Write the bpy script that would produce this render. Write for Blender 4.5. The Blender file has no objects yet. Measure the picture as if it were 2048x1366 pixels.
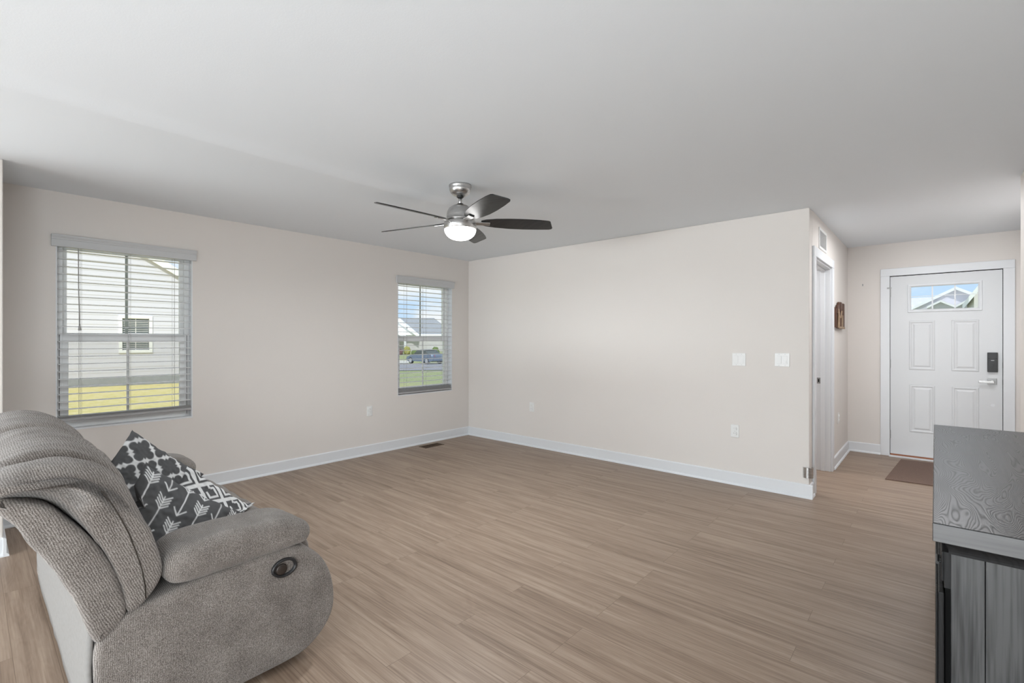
import bpy, bmesh, math, random
from mathutils import Vector, Matrix, noise
random.seed(7)
C = bpy.context.scene.collection
SC = bpy.context.scene
R = math.radians
PI = math.pi

# ------------------------------------------------------------------ camera
cam = bpy.data.cameras.new('camera')
cam.sensor_fit = 'HORIZONTAL'; cam.sensor_width = 36.0
cam.lens = 36.0 * 960.0 / 2048.0
cam.shift_y = -2.5 / 2048.0
cam.clip_start = 0.05; cam.clip_end = 400
camo = bpy.data.objects.new('camera', cam); C.objects.link(camo)
camo.location = (0, 0, 1.327)
camo.rotation_euler = (R(90), 0, R(41.388))
SC.camera = camo

# ------------------------------------------------------------------ view transform
SC.view_settings.view_transform = 'Standard'
SC.view_settings.look = 'None'
SC.view_settings.gamma = 1.0
SC.view_settings.use_curve_mapping = False
SC.view_settings.exposure = 0.15

# ------------------------------------------------------------------ sky
W = bpy.data.worlds.new('sky'); SC.world = W; W.use_nodes = True
nt = W.node_tree; nt.nodes.clear()
wo = nt.nodes.new('ShaderNodeOutputWorld'); bg = nt.nodes.new('ShaderNodeBackground')
tc = nt.nodes.new('ShaderNodeTexCoord')
mp = nt.nodes.new('ShaderNodeMapping'); mp.inputs['Scale'].default_value = (1, 1, 2.6)
nz = nt.nodes.new('ShaderNodeTexNoise'); nz.inputs['Scale'].default_value = 5.5
nz.inputs['Detail'].default_value = 6; nz.inputs['Roughness'].default_value = .55
rp = nt.nodes.new('ShaderNodeValToRGB')
rp.color_ramp.elements[0].position = .42; rp.color_ramp.elements[0].color = (.58, .77, 1.0, 1)
rp.color_ramp.elements[1].position = .62; rp.color_ramp.elements[1].color = (.97, .98, 1.0, 1)
nt.links.new(tc.outputs['Generated'], mp.inputs['Vector'])
nt.links.new(mp.outputs[0], nz.inputs['Vector'])
nt.links.new(nz.outputs['Fac'], rp.inputs[0])
nt.links.new(rp.outputs[0], bg.inputs['Color'])
bg.inputs['Strength'].default_value = .92
nt.links.new(bg.outputs[0], wo.inputs['Surface'])

# ------------------------------------------------------------------ sun
sl = bpy.data.lights.new('sun', 'SUN'); sl.energy = 2.6; sl.angle = R(.6); sl.color = (1, .98, .96)
so = bpy.data.objects.new('sun', sl); C.objects.link(so)
so.rotation_euler = Vector((-.62, .42, -.66)).to_track_quat('-Z', 'Y').to_euler()
so.location = (10, -8, 14)

# ------------------------------------------------------------------ assumed daylight behind the camera, an assumed hall lamp and added fill lights
def area(name, loc, target, sx, sy, energy, color=(1, 1, 1), spread=180):
    l = bpy.data.lights.new(name, 'AREA'); l.shape = 'RECTANGLE'; l.size = sx; l.size_y = sy
    l.energy = energy; l.color = color; l.spread = R(spread)
    o = bpy.data.objects.new(name, l); C.objects.link(o); o.location = loc
    o.rotation_euler = (Vector(target) - Vector(loc)).to_track_quat('-Z', 'Z').to_euler()
    return o
area('assumed_rear_daylight', (-2.25, -8.9, .95), (-2.25, 0, 4.6), 4.6, 1.7, 640, (.87, .95, 1))  # assumed window; solid rear wall behind it, tilted up to lift the ceiling
area('assumed_left_daylight', (-4.85, -2.9, .95), (0, -1.2, 3.2), 2.4, 1.5, 120, (.87, .95, 1))  # source assumed, no patio door built; aimed up to brighten the ceiling
area('rear_bounce_fill', (-2.2, -5.0, 2.40), (-2.2, -5.0, 0), 3.4, 3.0, 140, (.87, .95, 1))  # added fill, no fixture: lights the rear floor so it bounces onto the ceiling
area('left_wall_fill', (.40, -.85, 1.05), (-4.9, .2, 3.2), 1.3, 1.4, 70, (.87, .95, 1))  # added fill for the left wall; there is no window here
area('assumed_hall_light', (.0, 5.45, 2.41), (.0, 5.45, 0), .7, .9, 19, (.97, .98, 1))  # assumed hall lamp without a fixture, brightens the hall and entry wall
area('doorway_fill', (-1.7, 5.5, 2.41), (-1.7, 5.5, 0), .4, .4, 14, (.97, .98, 1))  # added fill that brightens the jamb seen through the doorway

# ------------------------------------------------------------------ materials
def nodes(m): return m.node_tree.nodes, m.node_tree.links
def pmat(name, col, rough=.6, metal=0., spec=.5, bump=None, bumpd=.001, var=None):
    m = bpy.data.materials.new(name); m.use_nodes = True
    n, l = nodes(m); b = n['Principled BSDF']
    b.inputs['Base Color'].default_value = (*col, 1); b.inputs['Roughness'].default_value = rough
    b.inputs['Metallic'].default_value = metal; b.inputs['Specular IOR Level'].default_value = spec
    t = n.new('ShaderNodeTexCoord')
    if var:
        x = n.new('ShaderNodeTexNoise'); x.inputs['Scale'].default_value = var[0]; x.inputs['Detail'].default_value = 4
        l.new(t.outputs['Object'], x.inputs['Vector'])
        mx = n.new('ShaderNodeMix'); mx.data_type = 'RGBA'
        mx.inputs[6].default_value = (*[c * (1 - var[1]) for c in col], 1)
        mx.inputs[7].default_value = (*[min(1, c * (1 + var[1])) for c in col], 1)
        l.new(x.outputs['Fac'], mx.inputs[0]); l.new(mx.outputs[2], b.inputs['Base Color'])
    if bump:
        x = n.new('ShaderNodeTexNoise'); x.inputs['Scale'].default_value = bump; x.inputs['Detail'].default_value = 3
        l.new(t.outputs['Object'], x.inputs['Vector'])
        bp = n.new('ShaderNodeBump'); bp.inputs['Strength'].default_value = .5; bp.inputs['Distance'].default_value = bumpd
        l.new(x.outputs['Fac'], bp.inputs['Height']); l.new(bp.outputs[0], b.inputs['Normal'])
    return m
def emat(name, col, s):
    m = bpy.data.materials.new(name); m.use_nodes = True
    b = m.node_tree.nodes['Principled BSDF']
    b.inputs['Base Color'].default_value = (.9, .9, .9, 1)
    b.inputs['Emission Color'].default_value = (*col, 1); b.inputs['Emission Strength'].default_value = s
    return m
def glass_mat(name, tint=(.97, .99, .99)):
    m = bpy.data.materials.new(name); m.use_nodes = True
    n, l = nodes(m); n.clear()
    o = n.new('ShaderNodeOutputMaterial'); tr = n.new('ShaderNodeBsdfTransparent'); gl = n.new('ShaderNodeBsdfGlossy')
    tr.inputs[0].default_value = (*tint, 1); gl.inputs['Roughness'].default_value = .02
    fr = n.new('ShaderNodeFresnel'); fr.inputs[0].default_value = 1.25
    mx = n.new('ShaderNodeMixShader'); l.new(fr.outputs[0], mx.inputs[0]); l.new(tr.outputs[0], mx.inputs[1])
    l.new(gl.outputs[0], mx.inputs[2]); l.new(mx.outputs[0], o.inputs['Surface'])
    return m

M = {}
M['wall'] = pmat('wall_paint', (.775, .735, .70), .75, spec=.25, bump=220, bumpd=.0006, var=(1.2, .018))
M['ceil'] = pmat('ceiling_paint', (.835, .87, .905), .85, spec=.2, bump=160, bumpd=.0006)
M['trim'] = pmat('white_trim', (.77, .79, .815), .38)
M['white'] = pmat('white_plastic', (.84, .84, .83), .35)
M['door'] = pmat('door_paint', (.70, .715, .73), .4, bump=90, bumpd=.0004)
M['vinyl'] = pmat('window_vinyl', (.88, .89, .89), .35)
M['valance'] = pmat('grey_valance', (.60, .61, .62), .5)
M['rail'] = pmat('grey_rail', (.40, .40, .405), .4)
M['slat'] = pmat('blind_slat', (.85, .85, .86), .45)
M['cord'] = pmat('blind_cord', (.42, .42, .41), .8)
M['black'] = pmat('black_plastic', (.018, .018, .019), .35)
M['dark'] = pmat('dark_gap', (.008, .008, .008), .95, spec=.1)
M['grille'] = pmat('muntin_bar', (.42, .43, .40), .5)
M['glass'] = glass_mat('window_glass')
def screen_mat():
    m = bpy.data.materials.new('insect_mesh'); m.use_nodes = True
    n, l = nodes(m); b = n['Principled BSDF']; b.inputs['Base Color'].default_value = (.2, .21, .22, 1); b.inputs['Roughness'].default_value = .8
    b.inputs['Alpha'].default_value = .17
    return m
M['screen'] = screen_mat()
M['bronze'] = pmat('bronze_metal', (.10, .055, .025), .45, .6)
M['paddle'] = pmat('paddle_plastic', (.030, .022, .018), .4)
M['brown_gap'] = pmat('threshold_wood', (.30, .10, .04), .55)
M['chrome'] = pmat('satin_chrome', (.30, .30, .30), .3, 1.0)
M['mat'] = pmat('coir', (.175, .115, .09), .95, bump=500, bumpd=.004, var=(160, .5))
M['lamp'] = emat('lamp_glass', (1, .99, .97), 9)

def brushed():
    m = pmat('brushed_nickel', (.56, .555, .55), .27, 1.0); n, l = nodes(m); b = n['Principled BSDF']
    t = n.new('ShaderNodeTexCoord'); mp = n.new('ShaderNodeMapping'); mp.inputs['Scale'].default_value = (2, 2, 260)
    x = n.new('ShaderNodeTexNoise'); x.inputs['Scale'].default_value = 5
    l.new(t.outputs['Object'], mp.inputs[0]); l.new(mp.outputs[0], x.inputs['Vector'])
    mr = n.new('ShaderNodeMapRange'); mr.inputs[3].default_value = .18; mr.inputs[4].default_value = .42
    l.new(x.outputs['Fac'], mr.inputs[0]); l.new(mr.outputs[0], b.inputs['Roughness'])
    return m
M['nickel'] = brushed()

def wood_dark(name, axis, col0, col1, rough, spec=.5, scale=1.0, rings=110, fine=.5, rr=(.30, .48), ringw=1.0, pos=(.25, .75)):
    # black-stained oak: long open grain with rings along one axis
    m = pmat(name, col0, rough, spec=spec); n, l = nodes(m); b = n['Principled BSDF']
    t = n.new('ShaderNodeTexCoord'); mp = n.new('ShaderNodeMapping')
    s = [1., 1., 1.]; s[axis] = .16
    mp.inputs['Scale'].default_value = [v * scale for v in s]
    l.new(t.outputs['Object'], mp.inputs[0])
    nz = n.new('ShaderNodeTexNoise'); nz.inputs['Scale'].default_value = 5.0; nz.inputs['Detail'].default_value = 2.5
    nz.inputs['Distortion'].default_value = .3
    l.new(mp.outputs[0], nz.inputs['Vector'])
    mul = n.new('ShaderNodeMath'); mul.operation = 'MULTIPLY'; mul.inputs[1].default_value = rings
    l.new(nz.outputs['Fac'], mul.inputs[0])
    fr = n.new('ShaderNodeMath'); fr.operation = 'PINGPONG'; fr.inputs[1].default_value = 1
    l.new(mul.outputs[0], fr.inputs[0])
    nf = n.new('ShaderNodeTexNoise'); nf.inputs['Scale'].default_value = 120; nf.inputs['Detail'].default_value = 2
    m2 = n.new('ShaderNodeMapping'); s2 = [1., 1., 1.]; s2[axis] = .04; m2.inputs['Scale'].default_value = s2
    l.new(t.outputs['Object'], m2.inputs[0]); l.new(m2.outputs[0], nf.inputs['Vector'])
    rw = n.new('ShaderNodeMath'); rw.operation = 'MULTIPLY'; rw.inputs[1].default_value = ringw; l.new(fr.outputs[0], rw.inputs[0])
    ad = n.new('ShaderNodeMath'); ad.operation = 'MULTIPLY_ADD'; ad.inputs[1].default_value = fine
    l.new(nf.outputs['Fac'], ad.inputs[0]); l.new(rw.outputs[0], ad.inputs[2])
    rp = n.new('ShaderNodeValToRGB'); rp.color_ramp.elements[0].position = pos[0]; rp.color_ramp.elements[1].position = pos[1]
    rp.color_ramp.elements[0].color = (*col0, 1); rp.color_ramp.elements[1].color = (*col1, 1)
    l.new(ad.outputs[0], rp.inputs[0]); l.new(rp.outputs[0], b.inputs['Base Color'])
    mr = n.new('ShaderNodeMapRange'); mr.inputs[1].default_value = .2; mr.inputs[2].default_value = .9; mr.inputs[3].default_value = rr[1]; mr.inputs[4].default_value = rr[0]
    l.new(ad.outputs[0], mr.inputs[0]); l.new(mr.outputs[0], b.inputs['Roughness'])
    bp = n.new('ShaderNodeBump'); bp.inputs['Strength'].default_value = .3; bp.inputs['Distance'].default_value = .0004
    l.new(ad.outputs[0], bp.inputs['Height']); l.new(bp.outputs[0], b.inputs['Normal'])
    return m
M['oak_top'] = wood_dark('black_oak_top', 1, (.012, .012, .013), (.022, .022, .023), .33, .42, rings=240)
M['oak_side'] = wood_dark('black_oak_side', 2, (.016, .0165, .017), (.070, .071, .072), .42, rings=14, fine=1.3, rr=(.38, .5), ringw=.3, pos=(.5, .95))
M['oak_edge_lit'] = wood_dark('black_oak_edge_lit', 0, (.10, .10, .102), (.15, .15, .152), .3, rings=6, fine=.8, rr=(.25, .4), ringw=.25, pos=(.3, .8))  # paler than the top: wear plus light caught on the end, in the colour
M['oak_front'] = wood_dark('black_oak_front', 2, (.006, .006, .0065), (.011, .011, .0115), .4, .25, rr=(.45, .55))
M['blade'] = wood_dark('black_blade', 0, (.006, .006, .0065), (.013, .013, .0135), .3, .55, rings=20, rr=(.3, .36))
M['brownwood'] = pmat('brown_wood', (.10, .045, .026), .6, var=(25, .5))
M['tanwood'] = pmat('tan_wood', (.33, .23, .15), .6, var=(40, .4))

def floor_mat():
    m = pmat('vinyl_plank', (.25, .18, .13), .42, spec=.4); n, l = nodes(m); b = n['Principled BSDF']
    t = n.new('ShaderNodeTexCoord')
    br = n.new('ShaderNodeTexBrick'); br.inputs['Scale'].default_value = 1
    br.inputs['Brick Width'].default_value = 1.22; br.inputs['Row Height'].default_value = .125
    br.inputs['Mortar Size'].default_value = .0009; br.inputs['Mortar Smooth'].default_value = .2
    br.offset = .37; br.offset_frequency = 3
    br.inputs['Color1'].default_value = (0, 0, 0, 1); br.inputs['Color2'].default_value = (1, 1, 1, 1)
    br.inputs['Mortar'].default_value = (.5, .5, .5, 1)
    l.new(t.outputs['Object'], br.inputs['Vector'])
    sep = n.new('ShaderNodeSeparateColor'); l.new(br.outputs['Color'], sep.inputs[0])
    # per plank offset of the grain
    cmb = n.new('ShaderNodeCombineXYZ')
    k = n.new('ShaderNodeMath'); k.operation = 'MULTIPLY'; k.inputs[1].default_value = 37
    l.new(sep.outputs[0], k.inputs[0]); l.new(k.outputs[0], cmb.inputs[2])
    va = n.new('ShaderNodeVectorMath'); va.operation = 'ADD'
    l.new(t.outputs['Object'], va.inputs[0]); l.new(cmb.outputs[0], va.inputs[1])
    def noi(sc, scale, det, dist=0):
        mp = n.new('ShaderNodeMapping'); mp.inputs['Scale'].default_value = sc
        l.new(va.outputs[0], mp.inputs[0])
        x = n.new('ShaderNodeTexNoise'); x.inputs['Scale'].default_value = scale; x.inputs['Detail'].default_value = det
        x.inputs['Distortion'].default_value = dist
        l.new(mp.outputs[0], x.inputs['Vector']); return x.outputs['Fac']
    a = noi((.6, 12, 1), 2.2, 5, .4)
    c = noi((1.3, 60, 1), 2.6, 4)
    d = noi((.5, 3.2, 1), 2.0, 3, .6)
    # cathedral rings
    mul = n.new('ShaderNodeMath'); mul.operation = 'MULTIPLY'; mul.inputs[1].default_value = 34; l.new(d, mul.inputs[0])
    pp = n.new('ShaderNodeMath'); pp.operation = 'PINGPONG'; pp.inputs[1].default_value = 1; l.new(mul.outputs[0], pp.inputs[0])
    def madd(x, f, y):
        q = n.new('ShaderNodeMath'); q.operation = 'MULTIPLY_ADD'; q.inputs[1].default_value = f
        l.new(x, q.inputs[0])
        if isinstance(y, float): q.inputs[2].default_value = y
        else: l.new(y, q.inputs[2])
        return q.outputs[0]
    v = madd(a, .85, -.17)
    v = madd(c, .62, v); v = madd(pp.outputs[0], .06, v); v = madd(sep.outputs[0], .07, v)
    rp = n.new('ShaderNodeValToRGB'); e = rp.color_ramp.elements
    e[0].position = .28; e[0].color = (.146, .098, .066, 1)
    e[1].position = .92; e[1].color = (.41, .315, .24, 1)
    q = e.new(.6); q.color = (.288, .207, .152, 1)
    l.new(v, rp.inputs[0])
    mx = n.new('ShaderNodeMix'); mx.data_type = 'RGBA'; mx.inputs[7].default_value = (.16, .11, .075, 1)
    l.new(br.outputs['Fac'], mx.inputs[0]); l.new(rp.outputs[0], mx.inputs[6]); l.new(mx.outputs[2], b.inputs['Base Color'])
    bp = n.new('ShaderNodeBump'); bp.inputs['Strength'].default_value = .25; bp.inputs['Distance'].default_value = .001
    l.new(v, bp.inputs['Height']); l.new(bp.outputs[0], b.inputs['Normal'])
    return m
M['floor'] = floor_mat()

def fabric(name, rowdir, period, dark=.83):
    # knitted chenille: rows of stitches with speckle
    m = pmat(name, (.2, .17, .15), .95, spec=.15); n, l = nodes(m); b = n['Principled BSDF']
    b.inputs['Sheen Weight'].default_value = .25; b.inputs['Sheen Roughness'].default_value = .5
    t = n.new('ShaderNodeTexCoord')
    dp = n.new('ShaderNodeVectorMath'); dp.operation = 'DOT_PRODUCT'; dp.inputs[1].default_value = rowdir
    l.new(t.outputs['Object'], dp.inputs[0])
    nz0 = n.new('ShaderNodeTexNoise'); nz0.inputs['Scale'].default_value = 35; l.new(t.outputs['Object'], nz0.inputs['Vector'])
    ma = n.new('ShaderNodeMath'); ma.operation = 'MULTIPLY_ADD'; ma.inputs[1].default_value = period * 1.6
    l.new(nz0.outputs['Fac'], ma.inputs[0]); l.new(dp.outputs['Value'], ma.inputs[2])
    sn = n.new('ShaderNodeMath'); sn.operation = 'MULTIPLY'; sn.inputs[1].default_value = 2 * PI / period; l.new(ma.outputs[0], sn.inputs[0])
    s2 = n.new('ShaderNodeMath'); s2.operation = 'SINE'; l.new(sn.outputs[0], s2.inputs[0])
    nz = n.new('ShaderNodeTexNoise'); nz.inputs['Scale'].default_value = 520; nz.inputs['Detail'].default_value = 3; nz.inputs['Roughness'].default_value = .75
    l.new(t.outputs['Object'], nz.inputs['Vector'])
    nb = n.new('ShaderNodeTexNoise'); nb.inputs['Scale'].default_value = 9; nb.inputs['Detail'].default_value = 3
    l.new(t.outputs['Object'], nb.inputs['Vector'])
    def madd(x, f, y):
        q = n.new('ShaderNodeMath'); q.operation = 'MULTIPLY_ADD'; q.inputs[1].default_value = f
        l.new(x, q.inputs[0])
        if isinstance(y, float): q.inputs[2].default_value = y
        else: l.new(y, q.inputs[2])
        return q.outputs[0]
    v = madd(nz.outputs['Fac'], 2.3, -.72); v = madd(s2.outputs[0], .14, v); v = madd(nb.outputs['Fac'], .35, v)
    rp = n.new('ShaderNodeValToRGB'); e = rp.color_ramp.elements
    e[0].position = .2; e[0].color = (.048 * dark, .040 * dark, .036 * dark, 1)
    e[1].position = 1.; e[1].color = (.58 * dark, .535 * dark, .50 * dark, 1)
    q = e.new(.58); q.color = (.218 * dark, .189 * dark, .168 * dark, 1)
    l.new(v, rp.inputs[0]); l.new(rp.outputs[0], b.inputs['Base Color'])
    bp = n.new('ShaderNodeBump'); bp.inputs['Strength'].default_value = .6; bp.inputs['Distance'].default_value = .0013
    l.new(v, bp.inputs['Height']); l.new(bp.outputs[0], b.inputs['Normal'])
    return m
M['fab'] = fabric('knit_panel', (0, 1, 0), .0045)
M['fab_back'] = fabric('knit_back', (0, .92, .38), .0062)
M['fab_rear'] = pmat('sofa_rear_cloth', (.26, .25, .24), .95, spec=.1, bump=400, bumpd=.0012, var=(60, .15))

def pillow_mat(name, bgc, fgc):
    m = pmat(name, bgc, .9, spec=.15, bump=700, bumpd=.0006); n, l = nodes(m); b = n['Principled BSDF']
    at = n.new('ShaderNodeAttribute'); at.attribute_name = 'motif'
    mx = n.new('ShaderNodeMix'); mx.data_type = 'RGBA'
    mx.inputs[6].default_value = (*bgc, 1); mx.inputs[7].default_value = (*fgc, 1)
    l.new(at.outputs['Fac'], mx.inputs[0]); l.new(mx.outputs[2], b.inputs['Base Color'])
    return m
M['p_grey'] = pillow_mat('pillow_print', (.10, .10, .103), (.72, .72, .72))

# exterior materials
def siding(name, col):
    m = pmat(name, col, .6); n, l = nodes(m); b = n['Principled BSDF']
    return m
M['siding'] = pmat('white_siding', (.655, .64, .70), .6)
M['found'] = pmat('foundation', (.33, .34, .36), .9, var=(8, .2))
M['shingle'] = pmat('grey_shingle', (.30, .31, .33), .9, var=(6, .25))
M['ext_trim'] = pmat('exterior_trim', (.86, .86, .86), .6)
M['ext_glass'] = pmat('dark_pane', (.10, .12, .12), .15, var=(3, .5))
M['tan_siding'] = pmat('tan_siding', (.70, .67, .67), .7)
M['asphalt'] = pmat('asphalt', (.38, .37, .40), .9, var=(4, .12))
M['concrete'] = pmat('concrete', (.72, .69, .63), .9, var=(5, .1))
M['carpaint'] = pmat('car_paint', (.22, .28, .38), .25, .3)
M['tyre'] = pmat('tyre', (.02, .02, .02), .8)
M['alloy'] = pmat('alloy_rim', (.7, .7, .72), .35, .4)
M['taillight'] = pmat('tail_light', (.55, .05, .08), .3)
M['shrub_g'] = pmat('shrub_green', (.17, .24, .07), .9, var=(5, .5))
M['shrub_y'] = pmat('shrub_yellow', (.42, .40, .10), .9, var=(5, .4))
M['shrub_r'] = pmat('shrub_red', (.24, .12, .13), .9, var=(5, .5))
def grass_mat():
    m = pmat('lawn_grass', (.4, .4, .1), .95, spec=.1); n, l = nodes(m); b = n['Principled BSDF']
    t = n.new('ShaderNodeTexCoord')
    x = n.new('ShaderNodeTexNoise'); x.inputs['Scale'].default_value = 5.5; x.inputs['Detail'].default_value = 8; x.inputs['Roughness'].default_value = .75
    l.new(t.outputs['Object'], x.inputs['Vector'])
    rp = n.new('ShaderNodeValToRGB'); e = rp.color_ramp.elements
    e[0].position = .34; e[0].color = (.60, .52, .15, 1); e[1].position = .62; e[1].color = (.92, .78, .46, 1)
    q = e.new(.47); q.color = (.82, .69, .27, 1)
    # drier, yellower turf in the side yard than towards the street
    sx = n.new('ShaderNodeSeparateXYZ'); l.new(t.outputs['Object'], sx.inputs[0])
    mr = n.new('ShaderNodeMapRange'); mr.inputs[1].default_value = 5; mr.inputs[2].default_value = 13; l.new(sx.outputs['Y'], mr.inputs[0])
    l.new(x.outputs['Fac'], rp.inputs[0])
    r2 = n.new('ShaderNodeValToRGB'); q2 = r2.color_ramp.elements
    q2[0].position = .34; q2[0].color = (.30, .36, .15, 1); q2[1].position = .62; q2[1].color = (.50, .52, .30, 1)
    l.new(x.outputs['Fac'], r2.inputs[0])
    mx = n.new('ShaderNodeMix'); mx.data_type = 'RGBA'; l.new(mr.outputs[0], mx.inputs[0]); l.new(rp.outputs[0], mx.inputs[6]); l.new(r2.outputs[0], mx.inputs[7])
    l.new(mx.outputs[2], b.inputs['Base Color'])
    return m
M['grass'] = grass_mat()

# ------------------------------------------------------------------ mesh helpers
ORG = {}
class MB:
    def __init__(s): s.v = []; s.f = []
    def add(s, vs, fs):
        o = len(s.v); s.v += [tuple(v) for v in vs]; s.f += [[i + o for i in f] for f in fs]; return s
    def box(s, x0, x1, y0, y1, z0, z1):
        x0, x1 = sorted((x0, x1)); y0, y1 = sorted((y0, y1)); z0, z1 = sorted((z0, z1))
        return s.add([(x0,y0,z0),(x1,y0,z0),(x1,y1,z0),(x0,y1,z0),(x0,y0,z1),(x1,y0,z1),(x1,y1,z1),(x0,y1,z1)],
              [(0,3,2,1),(4,5,6,7),(0,1,5,4),(1,2,6,5),(2,3,7,6),(3,0,4,7)])
    def prism(s, poly, axis, a0, a1):
        # poly: list of 2-tuples in the two other axes (cyclic order), extruded along axis
        n = len(poly)
        def p(q, a):
            if axis == 0: return (a, q[0], q[1])
            if axis == 1: return (q[0], a, q[1])
            return (q[0], q[1], a)
        vs = [p(q, a0) for q in poly] + [p(q, a1) for q in poly]
        fs = [list(range(n)), list(range(2 * n - 1, n - 1, -1))]
        fs += [(i, (i + 1) % n, n + (i + 1) % n, n + i) for i in range(n)]
        return s.add(vs, fs)
    def hexa(s, a, b):
        # two quads (4 pts each) joined
        return s.add(list(a) + list(b), [(0,1,2,3),(7,6,5,4),(0,4,5,1),(1,5,6,2),(2,6,7,3),(3,7,4,0)])
    def frame(s, ax, a, b, u0, u1, z0, z1, wl, wr, wb, wt):
        # rectangular frame without overlapping pieces; ax 0: thick a..b in X, u along Y ; ax 1: thick in Y, u along X
        def bx(p0, p1, q0, q1):
            if q1 - q0 < 1e-6 or p1 - p0 < 1e-6: return
            if ax == 0: s.box(a, b, p0, p1, q0, q1)
            else: s.box(p0, p1, a, b, q0, q1)
        # pieces mitred so that they share edges
        def mit(P, Q):
            f = lambda c, d: (d, c[0], c[1]) if ax == 0 else (c[0], d, c[1])
            s.hexa([f(c, a) for c in P], [f(c, b) for c in P])
        o = [(u0, z0), (u1, z0), (u1, z1), (u0, z1)]; i = [(u0 + wl, z0 + wb), (u1 - wr, z0 + wb), (u1 - wr, z1 - wt), (u0 + wl, z1 - wt)]
        vs = []
        for d in (a, b):
            for c in o + i: vs.append((d, c[0], c[1]) if ax == 0 else (c[0], d, c[1]))
        fs = []
        for k in range(4):
            j = (k + 1) % 4
            fs += [(k, j, 4 + j, 4 + k), (8 + k, 12 + k, 12 + j, 8 + j), (k, 8 + k, 8 + j, j), (4 + k, 4 + j, 12 + j, 12 + k)]
        return s.add(vs, fs)
    def lathe(s, prof, c, axis='z', n=40, M4=None):
        vs = []; fs = []
        for (r, h) in prof:
            for i in range(n):
                a = 2 * PI * i / n
                p = (r * math.cos(a), r * math.sin(a), h)
                if axis == 'y': p = (p[0], p[2], p[1])
                if axis == 'x': p = (p[2], p[0], p[1])
                vs.append((c[0] + p[0], c[1] + p[1], c[2] + p[2]))
        m = len(prof)
        for j in range(m - 1):
            for i in range(n):
                k = (i + 1) % n
                fs.append((j*n+i, j*n+k, (j+1)*n+k, (j+1)*n+i))
        fs.append(list(range(n))[::-1]); fs.append([(m-1)*n+i for i in range(n)])
        return s.add(vs, fs)
    def tube(s, pts, r, n=8):
        pts = [Vector(p) for p in pts]; vs = []; fs = []
        for i, p in enumerate(pts):
            d = (pts[min(i+1, len(pts)-1)] - pts[max(i-1, 0)]).normalized()
            u = d.orthogonal().normalized() if abs(d.z) > .99 else d.cross(Vector((0,0,1))).normalized()
            w = d.cross(u)
            rr = r[i] if isinstance(r, (list, tuple)) else r
            for k in range(n):
                a = 2*PI*k/n; vs.append(p + (u*math.cos(a) + w*math.sin(a))*rr)
        for i in range(len(pts)-1):
            for k in range(n):
                q = (k+1) % n; fs.append((i*n+k, i*n+q, (i+1)*n+q, (i+1)*n+k))
        fs.append(list(range(n))[::-1]); fs.append([(len(pts)-1)*n+k for k in range(n)])
        return s.add(vs, fs)
    def build(s, name, mat, parent=None, org=None, bevel=0, smooth=False, sub=0, fix=True, seg=2):
        o3 = Vector(org) if org is not None else (ORG.get(parent.name, Vector((0,0,0))) if parent else Vector((0,0,0)))
        me = bpy.data.meshes.new(name)
        me.from_pydata([tuple(Vector(v) - o3) for v in s.v], [], s.f); me.update()
        if fix:
            bm = bmesh.new(); bm.from_mesh(me); bmesh.ops.recalc_face_normals(bm, faces=bm.faces); bm.to_mesh(me); bm.free()
        me.materials.append(mat)
        o = bpy.data.objects.new(name, me); C.objects.link(o)
        if parent: o.parent = parent; o.location = o3 - ORG.get(parent.name, Vector((0,0,0)))
        else: o.location = o3
        ORG[o.name] = o3.copy()
        if smooth:
            for p in me.polygons: p.use_smooth = True
        if sub:
            md = o.modifiers.new('sub', 'SUBSURF'); md.levels = sub; md.render_levels = sub
        if bevel:
            md = o.modifiers.new('bev', 'BEVEL'); md.width = bevel; md.segments = seg; md.limit_method = 'ANGLE'; md.angle_limit = R(35)
            md.harden_normals = False
        return o
def thing(name, loc, label, cat, group=None):
    o = bpy.data.objects.new(name, None); C.objects.link(o); o.location = loc; o.empty_display_size = .1
    ORG[o.name] = Vector(loc)
    return tag(o, label, cat, group)
def tag(o, label, cat, group=None, kind=None):
    o['label'] = label; o['category'] = cat
    if group: o['group'] = group
    if kind: o['kind'] = kind
    return o
def struct(o): o['kind'] = 'structure'; return o
def sempty(name, loc):
    o = bpy.data.objects.new(name, None); C.objects.link(o); o.location = loc; o.empty_display_size = .1
    ORG[o.name] = Vector(loc); return struct(o)

XL, YB, XH, YH, H = -4.933, 4.667, -.79, 7.02, 2.44
YR = -9.0                                     # rear wall
XR = .435                                     # right wall
XS, YS = -4.30, .145                          # wall stub beside the sofa

# ------------------------------------------------------------------ the room
struct(MB().box(-5.1, 1.0, -9.15, 7.2, -.15, 0).build('floor', M['floor']))
def ceiling():
    # flat drywall with one slightly proud taped joint running along the room
    prof = [(-5.1, 2.44), (-3.55, 2.44)]
    for k in range(1, 9): t = k / 8; prof.append((-3.55 + .55 * t, 2.44 - 0.030 * (t ** 2)))
    for k in range(1, 9): t = k / 8; prof.append((-3.0 + .14 * t, 2.44 - 0.030 * (1 - t) ** 2 * (1 + 2 * t)))
    prof += [(1.0, 2.44)]
    m = MB(); n = len(prof)
    ys = [-9.15, 2.25, 3.2, 7.2]
    vs = []
    for y in ys:
        for (x, z) in prof:
            k = 1 if y <= 2.25 else 0
            vs.append((x, y, 2.44 - (2.44 - z) * k))
    fs = [(j*n+i, j*n+i+1, (j+1)*n+i+1, (j+1)*n+i) for j in range(len(ys)-1) for i in range(n-1)]
    m.add(vs, fs)
    o = m.build('ceiling', M['ceil'], smooth=True, fix=False)
    return struct(o)
ceiling()
struct(MB().box(-5.1, 1.0, -9.15, 7.2, 2.46, 2.6).build('trim_1', M['ceil']))      # ceiling deck over the drywall

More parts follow.
